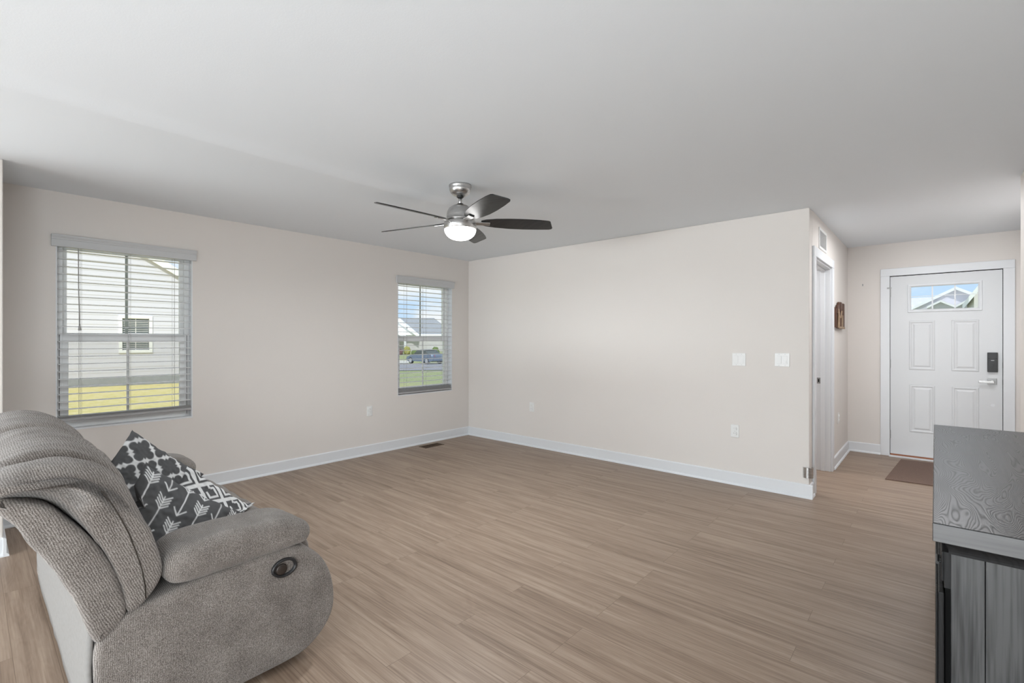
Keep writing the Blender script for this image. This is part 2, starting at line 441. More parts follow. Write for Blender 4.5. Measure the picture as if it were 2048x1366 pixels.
W1 = (.437, 1.318, .643, 2.10); W2 = (3.481, 4.362, .643, 2.10)
def wall_with_openings(name, axis, a, b, y0, y1, ops):
    # wall slab between a..b on one axis, spanning y0..y1 and floor to ceiling, with rectangular openings
    m = MB()
    def bx(u0, u1, z0, z1):
        if axis == 0: m.box(a, b, u0, u1, z0, z1)
        else: m.box(u0, u1, a, b, z0, z1)
    u = y0
    for (o0, o1, z0, z1) in sorted(ops):
        bx(u, o0, 0, H)
        if z0 > 0: bx(o0, o1, 0, z0)
        bx(o0, o1, z1, H); u = o1
    bx(u, y1, 0, H)
    return struct(m.build(name, M['wall']))
wall_with_openings('wall_left', 0, XL - .16, XL, YR, YB + .12, [W1, W2])
struct(MB().box(XL, XH, YB, YB + .12, 0, H).build('wall_back', M['wall'], bevel=.006))
wall_with_openings('wall_hall', 0, XH - .12, XH, YB + .12, YH, [(4.875, 5.775, 0, 2.06)])
wall_with_openings('wall_entry', 1, YH, YH + .14, -1.0, .9, [(-.392, .526, 0, 2.07)])
struct(MB().box(.655, .775, YB, YH, 0, H).build('wall_hall_right', M['wall']))
struct(MB().box(XR, XR + .22, YR, YB + .05, 0, H).build('wall_right', M['wall'], bevel=.006))
struct(MB().box(-5.1, XR + .2, YR - .14, YR, 0, H).build('wall_rear', M['wall']))
struct(MB().box(XL, XS, -.55, YS, 0, H).build('wall_stub', M['wall'], bevel=.006))
# small room behind the open doorway
struct(MB().box(-2.5, -2.4, 4.787, 6.3, 0, H).build('wall_closet_left', M['wall']))
struct(MB().box(-2.5, XH - .12, 6.3, 6.4, 0, H).build('wall_closet_back', M['wall']))

# ------------------------------------------------------------------ baseboards with shoe moulding
BT, BHt = .014, .115
def bb(name, segs):
    m = MB()
    for (ax, a, d, u0, u1) in segs:
        # ax 0: board on plane X=a facing d (+1/-1), running u0..u1 in Y ; ax 1: on plane Y=a
        prof = [(0, 0), (BT + .012, 0), (BT + .012, .008), (BT + .006, .018), (BT, .022), (BT, BHt - .008), (BT - .005, BHt), (0, BHt)]
        pts = [(a + d * p, z) for p, z in prof]
        if ax == 0:
            # poly in (x,z), extruded along y
            m.prism(pts, 1, u0, u1)
        else:
            m.prism(pts, 0, u0, u1)
    return struct(m.build(name, M['trim']))
bb('baseboard_left', [(0, XL, 1, YS, YB)])
bb('baseboard_back', [(1, YB, -1, XL + BT, XH + BT + .012)])
bb('baseboard_hall', [(0, XH, 1, YB, 4.785), (0, XH, 1, 5.865, YH)])
bb('baseboard_entry', [(1, YH, -1, XH, -.475)])
bb('baseboard_stub', [(0, XS, 1, -.55, YS), (1, YS, 1, XL + BT, XS + BT + .012)])
bb('baseboard_right', [(0, XR, -1, YR, YB)])
bb('baseboard_closet', [(1, 6.3, -1, -2.4, XH - .12), (0, -2.4, 1, 4.787, 6.3)])

# ------------------------------------------------------------------ windows
def window(name, w):
    y0, y1, z0, z1 = w; ym = (y0 + y1) / 2
    r = sempty(name, (XL, ym, z0))
    # painted returns and sill
    m = MB()
    m.box(XL - .16, XL + .001, y0 - .0, y0 + .008, z0, z1); m.box(XL - .16, XL + .001, y1 - .008, y1, z0, z1)
    m.box(XL - .16, XL + .001, y0, y1, z1 - .008, z1)
    m.box(XL - .16, XL + .004, y0, y1, z0, z0 + .012)
    m.build('jamb_liner', M['trim'], r)
    # vinyl outer frame
    m = MB(); f = .036; xa, xb = XL - .15, XL - .065
    a0, a1, c0, c1 = y0 + .008, y1 - .008, z0 + .012, z1 - .008
    m.frame(0, xa, xb, a0, a1, c0, c1, f, f, f, f)
    m.build('window_frame', M['vinyl'], r, bevel=.003)
    zm = 1.352
    # upper sash (outer track)
    u = MB(); x0, x1 = XL - .135, XL - .105; s = .034
    b0, b1 = a0 + .03, a1 - .03
    u.frame(0, x0, x1, b0, b1, zm - .02, c1 - .03, s, s, .052, s)
    us = u.build('upper_sash', M['vinyl'], r, bevel=.003)
    MB().box(x0 + .012, x0 + .018, b0 + s, b1 - s, zm + .032, c1 - .03 - s).build('glass_pane', M['glass'], us)
    MB().box(x0 + .006, x0 + .010, ym - .009, ym + .009, zm + .032, c1 - .03 - s).build('muntin', M['grille'], us)
    # lower sash (inner track)
    d = MB(); x0, x1 = XL - .10, XL - .068; s = .052
    b0, b1 = a0 + .018, a1 - .018
    d.frame(0, x0, x1, b0, b1, c0 + .03, zm + .018, s, s, .045, .052)
    ds = d.build('lower_sash', M['vinyl'], r, bevel=.003)
    MB().box(x0 + .012, x0 + .018, b0 + s, b1 - s, c0 + .075, zm - .034).build('glass_pane', M['glass'], ds)
    MB().box(x0 + .022, x0 + .028, ym - .009, ym + .009, c0 + .075, zm - .034).build('muntin', M['vinyl'], ds)
    MB().box(XL - .148, XL - .146, a0 + f, a1 - f, c0 + f, zm).build('insect_screen', M['screen'], r)
    t = MB()
    for yy in (y0 + .25, y1 - .25): t.box(x0 + .002, x1 + .008, yy - .02, yy + .02, zm + .018, zm + .028)
    t.build('sash_lock', M['vinyl'], ds, bevel=.002)
    k = MB(); k.box(XL - .0665, XL - .0645, a0 + .0165, a0 + .0195, c0 + .02, zm + .02); k.box(XL - .0665, XL - .0645, a1 - .0195, a1 - .0165, c0 + .02, zm + .02)
    k.build('track_gap', M['dark'], r)
    return r
window('window_1', W1); window('window_2', W2)

def blind(w, label, zbot, wand, nstack):
    y0, y1, z0, z1 = w
    t = thing('window_blind', (XL, (y0 + y1) / 2, z0), label, 'window blind')
    # valance: crown profile board standing proud of the wall
    prof = [(.004, 2.03), (.020, 2.03), (.022, 2.034), (.022, 2.082), (.026, 2.086), (.026, 2.092), (.030, 2.098), (.036, 2.108), (.036, 2.118), (.004, 2.118)]
    MB().prism([(XL + a, z) for a, z in prof], 1, y0 - .026, y1 + .026).build('valance', M['valance'], t, bevel=.001)
    MB().box(XL - .052, XL - .004, y0 + .012, y1 - .012, 2.035, 2.09).build('headrail', M['slat'], t)
    # open slats
    m = MB(); xs0, xs1 = XL - .060, XL + .002; z = 2.0; n = 0
    while z > zbot + .055:
        vs = []; fs = []
        for i in range(7):
            q = i / 6; x = xs0 + (xs1 - xs0) * q; c = .0035 * (1 - (2*q-1)**2)
            for (yy, dz) in ((y0 + .014, 0), (y1 - .014, 0), (y1 - .014, .0028), (y0 + .014, .0028)):
                vs.append((x, yy, z + c + dz))
        for i in range(6):
            a = i*4; b = a + 4
            fs += [(a, b, b+1, a+1), (a+3, a+2, b+2, b+3), (a, a+3, b+3, b), (a+1, b+1, b+2, a+2)]
        fs += [(0,1,2,3), (24,27,26,25)]
        m.add(vs, fs); z -= .0572; n += 1
    m.build('slats', M['slat'], t)
    # stacked spare slats and bottom rail
    s = MB()
    for k in range(nstack):
        zz = zbot + .024 + .0062 * k
        s.box(xs0 + .001 * (k % 3), xs1 - .0015 * (k % 2), y0 + .013 + .001 * (k % 2), y1 - .013, zz, zz + .0032)
    if nstack: s.build('slat_stack', M['rail'], t)
    MB().box(xs0, xs1 + .004, y0 + .010, y1 - .010, zbot, zbot + .022).build('bottom_rail', M['rail'], t, bevel=.004)
    c = MB()
    for f in (.155, .5, .845):
        yy = y0 + (y1 - y0) * f
        for dx in (xs0 - .001, xs1 + .001):
            c.tube([(dx, yy, 2.04), (dx, yy, zbot + .01)], .0011, 6)
        c.tube([((xs0+xs1)/2, yy + .012, 2.04), ((xs0+xs1)/2, yy + .012, zbot + .01)], .0009, 6)
    c.build('ladder_cord', M['cord'], t)
    if wand:
        yy = y0 + .125
        MB().tube([(XL + .012, yy, 2.05), (XL + .012, yy + .002, 1.70), (XL + .012, yy + .008, 1.45)], .0032, 8).build('lift_cord', M['cord'], t)
        MB().lathe([(.004, .05), (.010, .006), (.009, 0)], (XL + .012, yy + .008, 1.402), n=12).build('tassel', M['cord'], t, smooth=True)
    else:
        for q, (f, zz) in enumerate(((.15, 1.49), (.42, 1.50))):
            yy = y0 + (y1 - y0) * f
            MB().tube([(XL + .008, yy, 2.05), (XL + .008, yy, zz)], .0013, 6).build('lift_cord', M['cord'], t)
            MB().lathe([(.002, .022), (.007, .004), (.006, 0)], (XL + .008, yy, zz - .018), n=10).build('tassel', M['rail'], t, smooth=True)
    return t
blind(W1, 'open slatted blind with grey valance on the window behind the sofa', .712, True, 3)
blind(W2, 'open slatted blind with grey valance on the window nearest the room corner', .662, False, 6)

# ------------------------------------------------------------------ front door
def front_door():
    d = sempty('door_1', (.067, YH, 0))
    x0, x1, zt = -.386, .520, 2.055
    yf = YH + .006
    def casing():
        m = MB(); w = .085
        for (a, b) in ((x0 - .004 - w, x0 - .004), (x1 + .004, x1 + .004 + w)): m.box(a, b, YH - .018, YH + .0, 0, zt + .008)
        m.box(x0 - .004 - w, x1 + .004 + w, YH - .0185, YH, zt + .0081, zt + .008 + w)
        return m.build('door_casing', M['trim'], d, bevel=.003)
    casing()
    m = MB()
    m.box(x0 - .006, x0 - .0045, YH, YH + .14, 0, zt + .01); m.box(x1 + .0045, x1 + .006, YH, YH + .14, 0, zt + .01); m.box(x0 - .006, x1 + .006, YH, YH + .14, zt + .008, zt + .015)
    m.build('door_jamb', M['trim'], d)
    m = MB()
    m.box(x0 - .0045, x0, YH + .012, YH + .05, 0, zt + .008); m.box(x1, x1 + .0045, YH + .012, YH + .05, 0, zt + .008); m.box(x0, x1, YH + .012, YH + .05, zt, zt + .008)
    m.build('weatherstrip', M['dark'], d)
    # slab with a glazed opening
    gl = (-.205, .345, 1.668, 1.928)
    s = MB()
    yb = yf + .044
    s.box(x0, gl[0], yf, yb, .028, zt); s.box(gl[1], x1, yf, yb, .028, zt)
    s.box(gl[0], gl[1], yf, yb, .028, gl[2]); s.box(gl[0], gl[1], yf, yb, gl[3], zt)
    slab = s.build('door_slab', M['door'], d)
    def rings(m, a0, a1, c0, c1, steps):
        # stepped rectangular mouldings: steps = [(inset, depth toward the room)]
        rect = lambda i: [(a0 + i, c0 + i), (a1 - i, c0 + i), (a1 - i, c1 - i), (a0 + i, c1 - i)]
        vs = []; fs = []
        for (i, dp) in steps: vs += [(x, yf - dp, z) for x, z in rect(i)]
        for k in range(len(steps) - 1):
            for q in range(4):
                w = (q + 1) % 4; fs.append((k*4+q, k*4+w, k*4+4+w, k*4+4+q))
        return vs, fs
    for (a0, a1, c0, c1) in ((-.220, -.0, .995, 1.545), (.134, .348, .995, 1.545), (-.216, -.0, .295, .828), (.136, .348, .295, .828)):
        m = MB()
        vs, fs = rings(m, a0, a1, c0, c1, [(0, .0005), (.006, .006), (.016, .007), (.026, .001), (.034, .001), (.050, .0075)])
        n = len(vs); fs.append((n-4, n-3, n-2, n-1)); m.add(vs, fs)
        m.build('raised_panel', M['door'], slab)
    m = MB()
    vs, fs = rings(m, -.232, .372, 1.641, 1.955, [(0, .0), (.003, .013), (.018, .015), (.030, .006), (.031, -.02)])
    m.add(vs, fs); fr = m.build('lite_frame', M['trim'], slab)
    MB().box(gl[0], gl[1], yf + .018, yf + .024, gl[2], gl[3]).build('glass_pane', M['glass'], slab)
    m = MB(); zm = (gl[2] + gl[3]) / 2 + .02
    for k in (1, 2):
        xx = gl[0] + (gl[1] - gl[0]) * k / 3; m.box(xx - .006, xx + .006, yf + .010, yf + .0175, gl[2], gl[3])
    m.box(gl[0], gl[1], yf + .0115, yf + .0165, zm - .003, zm + .003)
    m.build('grille', M['trim'], slab)
    # hardware
    for zz in (1.87, 1.06, .25):
        h = MB().box(x0 - .012, x0 + .004, YH - .0, YH + .006, zz - .045, zz + .045)
        h.tube([(x0 - .002, YH - .004, zz - .05), (x0 - .002, YH - .004, zz + .05)], .0055, 10)
        h.build('hinge', M['chrome'], d)
    m = MB().tube([(x0 - .002, YH - .004, 1.922), (x0 - .002, YH - .03, 1.926)], .004, 8); m.box(x0 - .028, x0 + .012, YH - .032, YH - .024, 1.918, 1.932)
    m.build('hinge_stop', M['rail'], d)
    k = MB().box(.408, .484, yf - .032, yf, .997, 1.200).build('keypad_lock', M['black'], d, bevel=.004)
    m = MB(); m.lathe([(.017, 0), (.017, .006), (.012, .008)], (.446, yf - .040, 1.065), axis='y', n=20)
    m.box(.430, .462, yf - .034, yf - .031, 1.136, 1.139); m.box(.441, .451, yf - .046, yf - .038, 1.048, 1.082)
    m.build('thumb_turn', M['black'], k)
    MB().box(.434, .458, yf - .0335, yf - .032, 1.115, 1.121).build('status_light', M['chrome'], k)
    MB().box(.409, .483, yf - .0335, yf - .032, 1.137, 1.1395).build('cover_seam', M['dark'], k)
    h = MB().box(.410, .478, yf - .010, yf, .868, .932).build('door_handle', M['chrome'], d, bevel=.002)
    m = MB().tube([(.444, yf - .008, .898), (.444, yf - .045, .898)], .013, 14); m.box(.340, .457, yf - .058, yf - .046, .884, .908)
    m.build('lever', M['nickel'], h, bevel=.003)
    MB().lathe([(.016, 0), (.016, .004), (.010, .007)], (.449, yf - .007, .654), axis='y', n=20).build('round_cap', M['trim'], d)
    m = MB(); m.box(x1 - .001, x1 + .012, YH - .002, YH + .002, 1.04, 1.10); m.box(x1 - .001, x1 + .012, YH - .003, YH + .001, .87, .925)
    m.build('strike_plate', M['black'], d, bevel=.002)
    MB().box(x0, x1, YH - .0, YH + .10, .004, .027).build('door_sweep', M['brown_gap'], d)
    MB().box(x0 - .01, x1 + .01, YH - .07, YH + .12, 0, .012).build('threshold', M['trim'], d, bevel=.004)
front_door()

# ------------------------------------------------------------------ open doorway in the hall wall
def doorway():
    d = sempty('door_2', (XH, 5.325, 0)); o0, o1, zt = 4.875, 5.775, 2.06; w = .088
    m = MB()
    for xx, dd in ((XH, .018), (XH - .12, -.018)):
        m.box(xx, xx + dd, o0 - w, o0 + .004, 0, zt - .004); m.box(xx, xx + dd, o1 - .004, o1 + w, 0, zt - .004); m.box(xx, xx + dd * 1.02, o0 - w, o1 + w, zt - .0039, zt + w - .01)
    m.build('door_casing', M['trim'], d, bevel=.003)
    m = MB(); a, b = XH - .12, XH
    m.box(a, b, o0, o0 + .016, 0, zt - .016); m.box(a, b, o1 - .016, o1, 0, zt - .016); m.box(a, b, o0, o1, zt - .0159, zt)
    m.box(a + .035, a + .072, o0 + .0161, o0 + .028, 0, zt - .0281); m.box(a + .035, a + .072, o1 - .028, o1 - .0161, 0, zt - .0281); m.box(a + .035, a + .072, o0 + .0161, o1 - .0161, zt - .028, zt - .0161)
    m.build('door_jamb', M['trim'], d, bevel=.002)
    p = MB().box(XH - .118, XH - .088, o1 - .019, o1 - .0155, .885, .945).build('strike_plate', M['chrome'], d)
    MB().box(XH - .108, XH - .098, o1 - .0195, o1 - .0188, .900, .930).build('latch_hole', M['dark'], p)
doorway()

# ------------------------------------------------------------------ wall fittings
def rot_place(root, ang): root.rotation_euler = (0, 0, ang)
def outlet(loc, ang, label):
    # built facing -Y at the origin, then turned
    t = thing('wall_outlet', (0, 0, 0), label, 'outlet', 'duplex wall outlets')
    MB().box(-.036, .036, -.006, 0, -.0585, .0585).build('cover_plate', M['white'], t, bevel=.003)
    for s in (.0215, -.0215):
        f = MB().prism([(-.017, s - .009), (-.012, s - .0145), (.012, s - .0145), (.017, s - .009), (.017, s + .009), (.012, s + .0145), (-.012, s + .0145), (-.017, s + .009)], 1, -0.015, -.004).build('receptacle', M['white'], t)
        m = MB(); m.box(-.0075, -.0055, -.0089, -0.015, s - .001, s + .0075); m.box(.0055, .0075, -.0089, -0.015, s - .001, s + .006); m.lathe([(.0024, 0), (.0024, .0004)], (0, -.0089, s - .0075), axis='y', n=10)
        m.build('slots', M['black'], f)
    MB().lathe([(.0032, 0), (.0032, .0012)], (0, -.0072, 0), axis='y', n=12).build('screw', M['valance'], t)
    t.location = loc; rot_place(t, ang); return t
outlet((XL, 3.092, .504), R(90), 'white duplex outlet on the window wall below and left of the corner window')
outlet((-3.78, YB, .493), 0, 'white duplex outlet low on the long plain wall near the room corner')
outlet((-1.38, YB, .493), 0, 'white duplex outlet low on the long plain wall, below the light switches')
outlet((XH, 6.25, .482), R(90), 'white outlet low on the narrow hall wall beyond the open doorway')
def switch(loc, label, lit):
    t = thing('light_switch', (0, 0, 0), label, 'light switch', 'two-gang light switches')
    MB().box(-.058, .058, -.006, 0, -.0585, .0585).build('cover_plate', M['white'], t, bevel=.003)
    for k, s in enumerate((-.023, .023)):
        MB().box(s - .0172, s + .0172, -.0066, -.0055, -.034, .034).build('switch_gap', M['valance'], t)
        MB().hexa([(s - .0165, -.0065, -.033), (s + .0165, -.0065, -.033), (s + .0165, -.0065, .033), (s - .0165, -.0065, .033)],
                  [(s - .0165, -.0075 - (.003 if k else .001), -.033), (s + .0165, -.0075 - (.003 if k else .001), -.033), (s + .0165, -.0075 - (.0 if k else .003), .033), (s - .0165, -.0075 - (.0 if k else .003), .033)]).build('rocker', M['white'], t)
        if lit and k: MB().box(s - .010, s + .010, -.0112, -0.015, -.028, -.006).build('slider', M['white'], t)
    for s in (-.023, .023):
        for z in (.0485, -.0485): MB().lathe([(.003, 0), (.003, .001)], (s, -.0069, z), axis='y', n=10).build('screw', M['valance'], t)
    t.location = loc; return t
switch((-1.345, YB, 1.151), 'white double light switch directly above the outlet, farther from the doorway', False)
switch((-.993, YB, 1.157), 'white double light switch closest to the outer wall corner', True)

def vent():
    t = thing('wall_vent', (XH, 5.285, 2.258), 'white louvred air vent high above the open hall doorway', 'air vent')
    y0, y1, z0, z1 = 5.09, 5.48, 2.162, 2.354
    m = MB(); x0, x1 = XH, XH + .008; w = .024
    m.frame(0, x0, x1, y0, y1, z0, z1, w, w, w, w)
    m.build('vent_frame', M['white'], t, bevel=.002)
    MB().box(XH, XH + .001, y0 + w, y1 - w, z0 + w, z1 - w).build('duct_opening', M['rail'], t)
    m = MB(); z = z0 + w + .006
    while z < z1 - w - .004:
        m.hexa([(XH + .001, y0 + w, z + .005), (XH + .001, y1 - w, z + .005), (XH + .001, y1 - w, z + .0062), (XH + .001, y0 + w, z + .0062)],
               [(XH + .007, y0 + w, z), (XH + .007, y1 - w, z), (XH + .007, y1 - w, z + .0012), (XH + .007, y0 + w, z + .0012)]); z += .0125
    for k in range(1, 8):
        yy = y0 + w + (y1 - y0 - 2*w) * k / 8; m.box(XH + .002, XH + .0065, yy - .0012, yy + .0012, z0 + w, z1 - w)
    m.build('louvres', M['white'], t)
vent()

def plaque():
    t = thing('wall_plaque', (XH, 6.2, 1.45), 'dark brown rustic wooden plaque hanging on the narrow hall wall', 'wall decor')
    ys = [5.93, 6.03, 6.13, 6.24, 6.34, 6.44, 6.54]; tops = [1.66, 1.70, 1.735, 1.74, 1.73, 1.735, 1.67]; bots = [1.46, 1.455, 1.452, 1.455, 1.45, 1.457, 1.47]
    for k in range(6):
        MB().box(XH + .008, XH + .022 + .004 * (k % 2), ys[k] + .004, ys[k+1] - .004, bots[k], tops[k]).build('board', M['brownwood'], t, bevel=.002)
    m = MB(); m.box(XH + .001, XH + .010, 5.95, 6.52, 1.50, 1.54); m.box(XH + .001, XH + .010, 5.95, 6.52, 1.63, 1.67)
    m.build('batten', M['brownwood'], t)
    m = MB()
    m.tube([(XH + .034, 6.02, 1.46), (XH + .036, 6.02, 1.60), (XH + .034, 6.02, 1.655)], [.014, .010, .004], 10)
    m.tube([(XH + .034, 5.97, 1.615), (XH + .034, 6.07, 1.615)], .006, 8)
    m.box(XH + .020, XH + .034, 6.10, 6.50, 1.452, 1.475); m.box(XH + .022, XH + .034, 6.30, 6.36, 1.475, 1.60); m.tube([(XH + .034, 6.15, 1.56), (XH + .034, 6.25, 1.64)], .007, 8)
    m.build('carved_cross', M['tanwood'], t, bevel=.001)
plaque()
hk = MB().tube([(-.643, YH, 1.985), (-.643, YH - .02, 1.982), (-.643, YH - .026, 1.99)], .003, 8)
hk.box(-.648, -.638, YH - .002, YH, 1.968, 1.994)
tag(hk.build('wall_hook', M['rail'], org=(-.643, YH, 1.976)), 'tiny dark picture hook left bare on the wall beside the front door', 'hook')
# curved metal plate wrapped round the wall corner
def corner_plate():
    m = MB(); c = (XH - .012, YB + .012); n = 24; vs = []
    for rr in (.034, .038):
        for z in (.172, .258):
            for k in range(n + 1):
                a = R(188 + (352 - 188 + 60) * k / n); vs.append((c[0] + rr * math.cos(a), c[1] + rr * math.sin(a), z))
    q = n + 1; fs = []
    for k in range(n):
        fs += [(k, k+1, q+k+1, q+k), (2*q+k, 3*q+k, 3*q+k+1, 2*q+k+1), (k, 2*q+k, 2*q+k+1, k+1), (q+k, q+k+1, 3*q+k+1, 3*q+k)]
    fs += [(0, q, 3*q, 2*q), (n, 2*q+n, 3*q+n, q+n)]
    m.add(vs, fs)
    return m.build('corner_guard', M['nickel'], org=(c[0], c[1], .172), smooth=False)
tag(corner_plate(), 'small curved metal guard wrapped round the outer wall corner above the baseboard', 'corner guard')

# floor register
def register():
    t = thing('floor_vent', (-4.752, 3.867, 0), 'brown metal floor vent set in the wood floor beneath the corner window', 'floor vent')
    x0, x1, y0, y1 = -4.822, -4.686, 3.720, 4.014
    m = MB(); w = .016
    m.box(x0, x1, y0, y0 + w, 0, .004); m.box(x0, x1, y1 - w, y1, 0, .004); m.box(x0, x0 + w, y0 + w, y1 - w, 0, .004); m.box(x1 - w, x1, y0 + w, y1 - w, 0, .004)
    m.build('vent_frame', M['bronze'], t)
    MB().box(x0 + w, x1 - w, y0 + w, y1 - w, 0, .0008).build('duct_opening', M['dark'], t)
    m = MB(); y = y0 + w + .008
    while y < y1 - w: m.box(x0 + w, x1 - w, y, y + .004, .0008, .0035); y += .0125
    m.box((x0+x1)/2 - .003, (x0+x1)/2 + .003, y0 + w, y1 - w, .0008, .0036)
    m.build('louvres', M['bronze'], t)
register()

# door mat
mm = MB()
cs = [(-.283, 6.843), (-.357, 5.781), (.30, 5.815), (.36, 6.86)]
mm.prism(cs, 2, .0, .011)
tag(mm.build('door_mat', M['mat'], org=(0, 6.3, 0), bevel=.003), 'brown woven door mat on the wood floor in front of the white entry door', 'door mat')

# ------------------------------------------------------------------ ceiling fan
def fan():
    cx, cy = -2.562, 2.344
    t = thing('ceiling_fan', (cx, cy, 2.44), 'brushed nickel ceiling fan with five dark blades and a glowing light bowl', 'ceiling fan')
    MB().lathe([(.081, 2.4405), (.081, 2.428), (.077, 2.42), (.0785, 2.413), (.076, 2.40), (.067, 2.383), (.052, 2.370), (.034, 2.364), (.030, 2.362)], (cx, cy, 0)).build('canopy', M['nickel'], t, smooth=True)
    MB().lathe([(.024, 2.364), (.026, 2.355), (.018, 2.349)], (cx, cy, 0), n=24).build('hanger_collar', M['black'], t, smooth=True)
    MB().lathe([(.0125, 2.355), (.0125, 2.295)], (cx, cy, 0), n=20).build('downrod', M['nickel'], t, smooth=True)
    MB().lathe([(.022, 2.308), (.026, 2.303), (.026, 2.296)], (cx, cy, 0), n=24).build('rod_collar', M['black'], t, smooth=True)
    MB().lathe([(.026, 2.299), (.055, 2.292), (.080, 2.274), (.094, 2.246), (.098, 2.215), (.098, 2.196), (.104, 2.194), (.104, 2.186)], (cx, cy, 0)).build('motor_housing', M['nickel'], t, smooth=True)
    lk = MB().lathe([(.098, 2.186), (.098, 2.177), (.112, 2.175), (.115, 2.172), (.116, 2.152), (.116, 2.126), (.112, 2.122)], (cx, cy, 0)).build('light_kit', M['nickel'], t, smooth=True)
    prof = [(.1125, 2.125)]
    for k in range(1, 12):
        a = k / 11 * PI / 2; prof.append((.113 * math.cos(a) ** .8 + .0005, 2.125 - .078 * math.sin(a)))
    MB().lathe(prof, (cx, cy, 0)).build('light_bowl', M['lamp'], lk, smooth=True)
    pl = bpy.data.lights.new('fan_lamp', 'AREA'); pl.shape = 'DISK'; pl.size = .2; pl.energy = 24; pl.color = (.93, .975, 1)
    po = bpy.data.objects.new('fan_lamp', pl); C.objects.link(po); po.parent = t; po.location = (0, 0, 2.04 - 2.44)
    # blades
    zb = 2.176
    outline = []          # (r along blade, half width lead, half width trail)
    pts_a = [(.150, -.030), (.185, -.046), (.26, -.062), (.36, -.071), (.47, -.074), (.58, -.071), (.640, -.064), (.655, -.055)]
    pts_b = [(.690, .035), (.686, .052), (.668, .060), (.58, .068), (.47, .073), (.36, .072), (.26, .062), (.185, .046), (.150, .030)]
    out = pts_a + pts_b
    for k in range(5):
        th = R(51 + 72 * k); pt = R(-15)
        e = Vector((math.cos(th), math.sin(th), 0)); p = Vector((-math.sin(th), math.cos(th), 0))
        tr = (p * math.cos(pt) + Vector((0, 0, 1)) * math.sin(pt)); up = e.cross(tr)
        base = Vector((cx, cy, zb))
        m = MB()
        th_ = .006
        m.add([base + e * r + tr * w + up * th_ for r, w in out] + [base + e * r + tr * w for r, w in out],
              [list(range(len(out))), list(range(2*len(out)-1, len(out)-1, -1))] + [(i, (i+1) % len(out), len(out) + (i+1) % len(out), len(out) + i) for i in range(len(out))])
        bl = m.build('fan_blade', M['blade'], t, bevel=.0015)
        a = MB()
        def q(r, w, h): return base + e * r + tr * w + up * h
        a.hexa([q(.085, -.020, -.010), q(.085, .020, -.010), q(.215, .021, -.010), q(.215, -.021, -.010)],
               [q(.085, -.020, -.001), q(.085, .020, -.001), q(.215, .021, -.001), q(.215, -.021, -.001)])
        a.build('blade_arm', M['nickel'], bl, bevel=.003)
fan()

# ------------------------------------------------------------------ loveseat
def resample(pts, n, closed=True):
    # Catmull-Rom through the control points, then even spacing
    P = [Vector(p) for p in pts]; k = len(P); dense = []
    for i in range(k):
        a, b, c, d = P[(i-1) % k], P[i], P[(i+1) % k], P[(i+2) % k]
        for j in range(16):
            s = j / 16
            dense.append(.5 * ((2*b) + (c-a)*s + (2*a-5*b+4*c-d)*s*s + (3*b-a-3*c+d)*s**3))
    L = [0]
    for i in range(len(dense)): L.append(L[-1] + (dense[(i+1) % len(dense)] - dense[i]).length)
    out = []; j = 0
    for i in range(n):
        t = L[-1] * i / n
        while L[j+1] < t: j += 1
        f = (t - L[j]) / max(1e-9, L[j+1] - L[j])
        out.append(dense[j].lerp(dense[(j+1) % len(dense)], f))
    return out
def ring_normals(P):
    n = len(P); A = sum(P[i].x * P[(i+1) % n].y - P[(i+1) % n].x * P[i].y for i in range(n)); s = 1 if A > 0 else -1
    N = []
    for i in range(n):
        d = P[(i+1) % n] - P[i-1]; N.append(Vector((d.y, -d.x)).normalized() * s)
    return N
def soft(profile, x0, x1, r=.03, n=90, nx=24, bulge=.008, disp=None, rr=6):
    # upholstered body: a (Y,Z) profile run along X with rounded, slightly puffed ends
    P = resample(profile, n); N = ring_normals(P); cen = sum(P, Vector((0, 0))) / n
    st = []                                     # (x, inset, cap scale)
    for k in range(rr + 1): a = PI/2 * (1 - k/rr); st.append((r * (1 - math.sin(a)), r * (1 - math.cos(a)), 1))
    w = abs(x1 - x0); sg = 1 if x1 > x0 else -1
    rows = []
    for (x, i, s) in st: rows.append((x, i, s, bulge * (1 - s**2) if s < 1 else 0))
    mid = [(r + (w - 2*r) * k / nx, 0, 1, 0) for k in range(1, nx)]
    full = [(x - b, i, s) for x, i, s, b in rows] + [(x, i, s) for x, i, s, b in mid] + [(w - x + b, i, s) for x, i, s, b in reversed(rows)]
    m = MB(); vs = []; fs = []
    for (x, ins, s) in full:
        for i in range(n):
            q = P[i] - N[i] * ins
            if s < 1: q = cen + (q - cen) * s
            X = x0 + sg * x
            if disp and s == 1:
                q = q + N[i] * disp(x / w, i / n, X, q) * (1 - .6 * min(1, ins / r))
            vs.append((X, q.x, q.y))
    for j in range(len(full) - 1):
        for i in range(n):
            k = (i + 1) % n; fs.append((j*n+i, j*n+k, (j+1)*n+k, (j+1)*n+i))
    from mathutils.geometry import tessellate_polygon
    for j in (0, len(full) - 1):
        for tri in tessellate_polygon([[Vector((vs[j*n+i][1], vs[j*n+i][2], 0)) for i in range(n)]]): fs.append([j*n+i for i in tri])
    return m.add(vs, fs)
SX0, SX1 = -1.95, -3.69
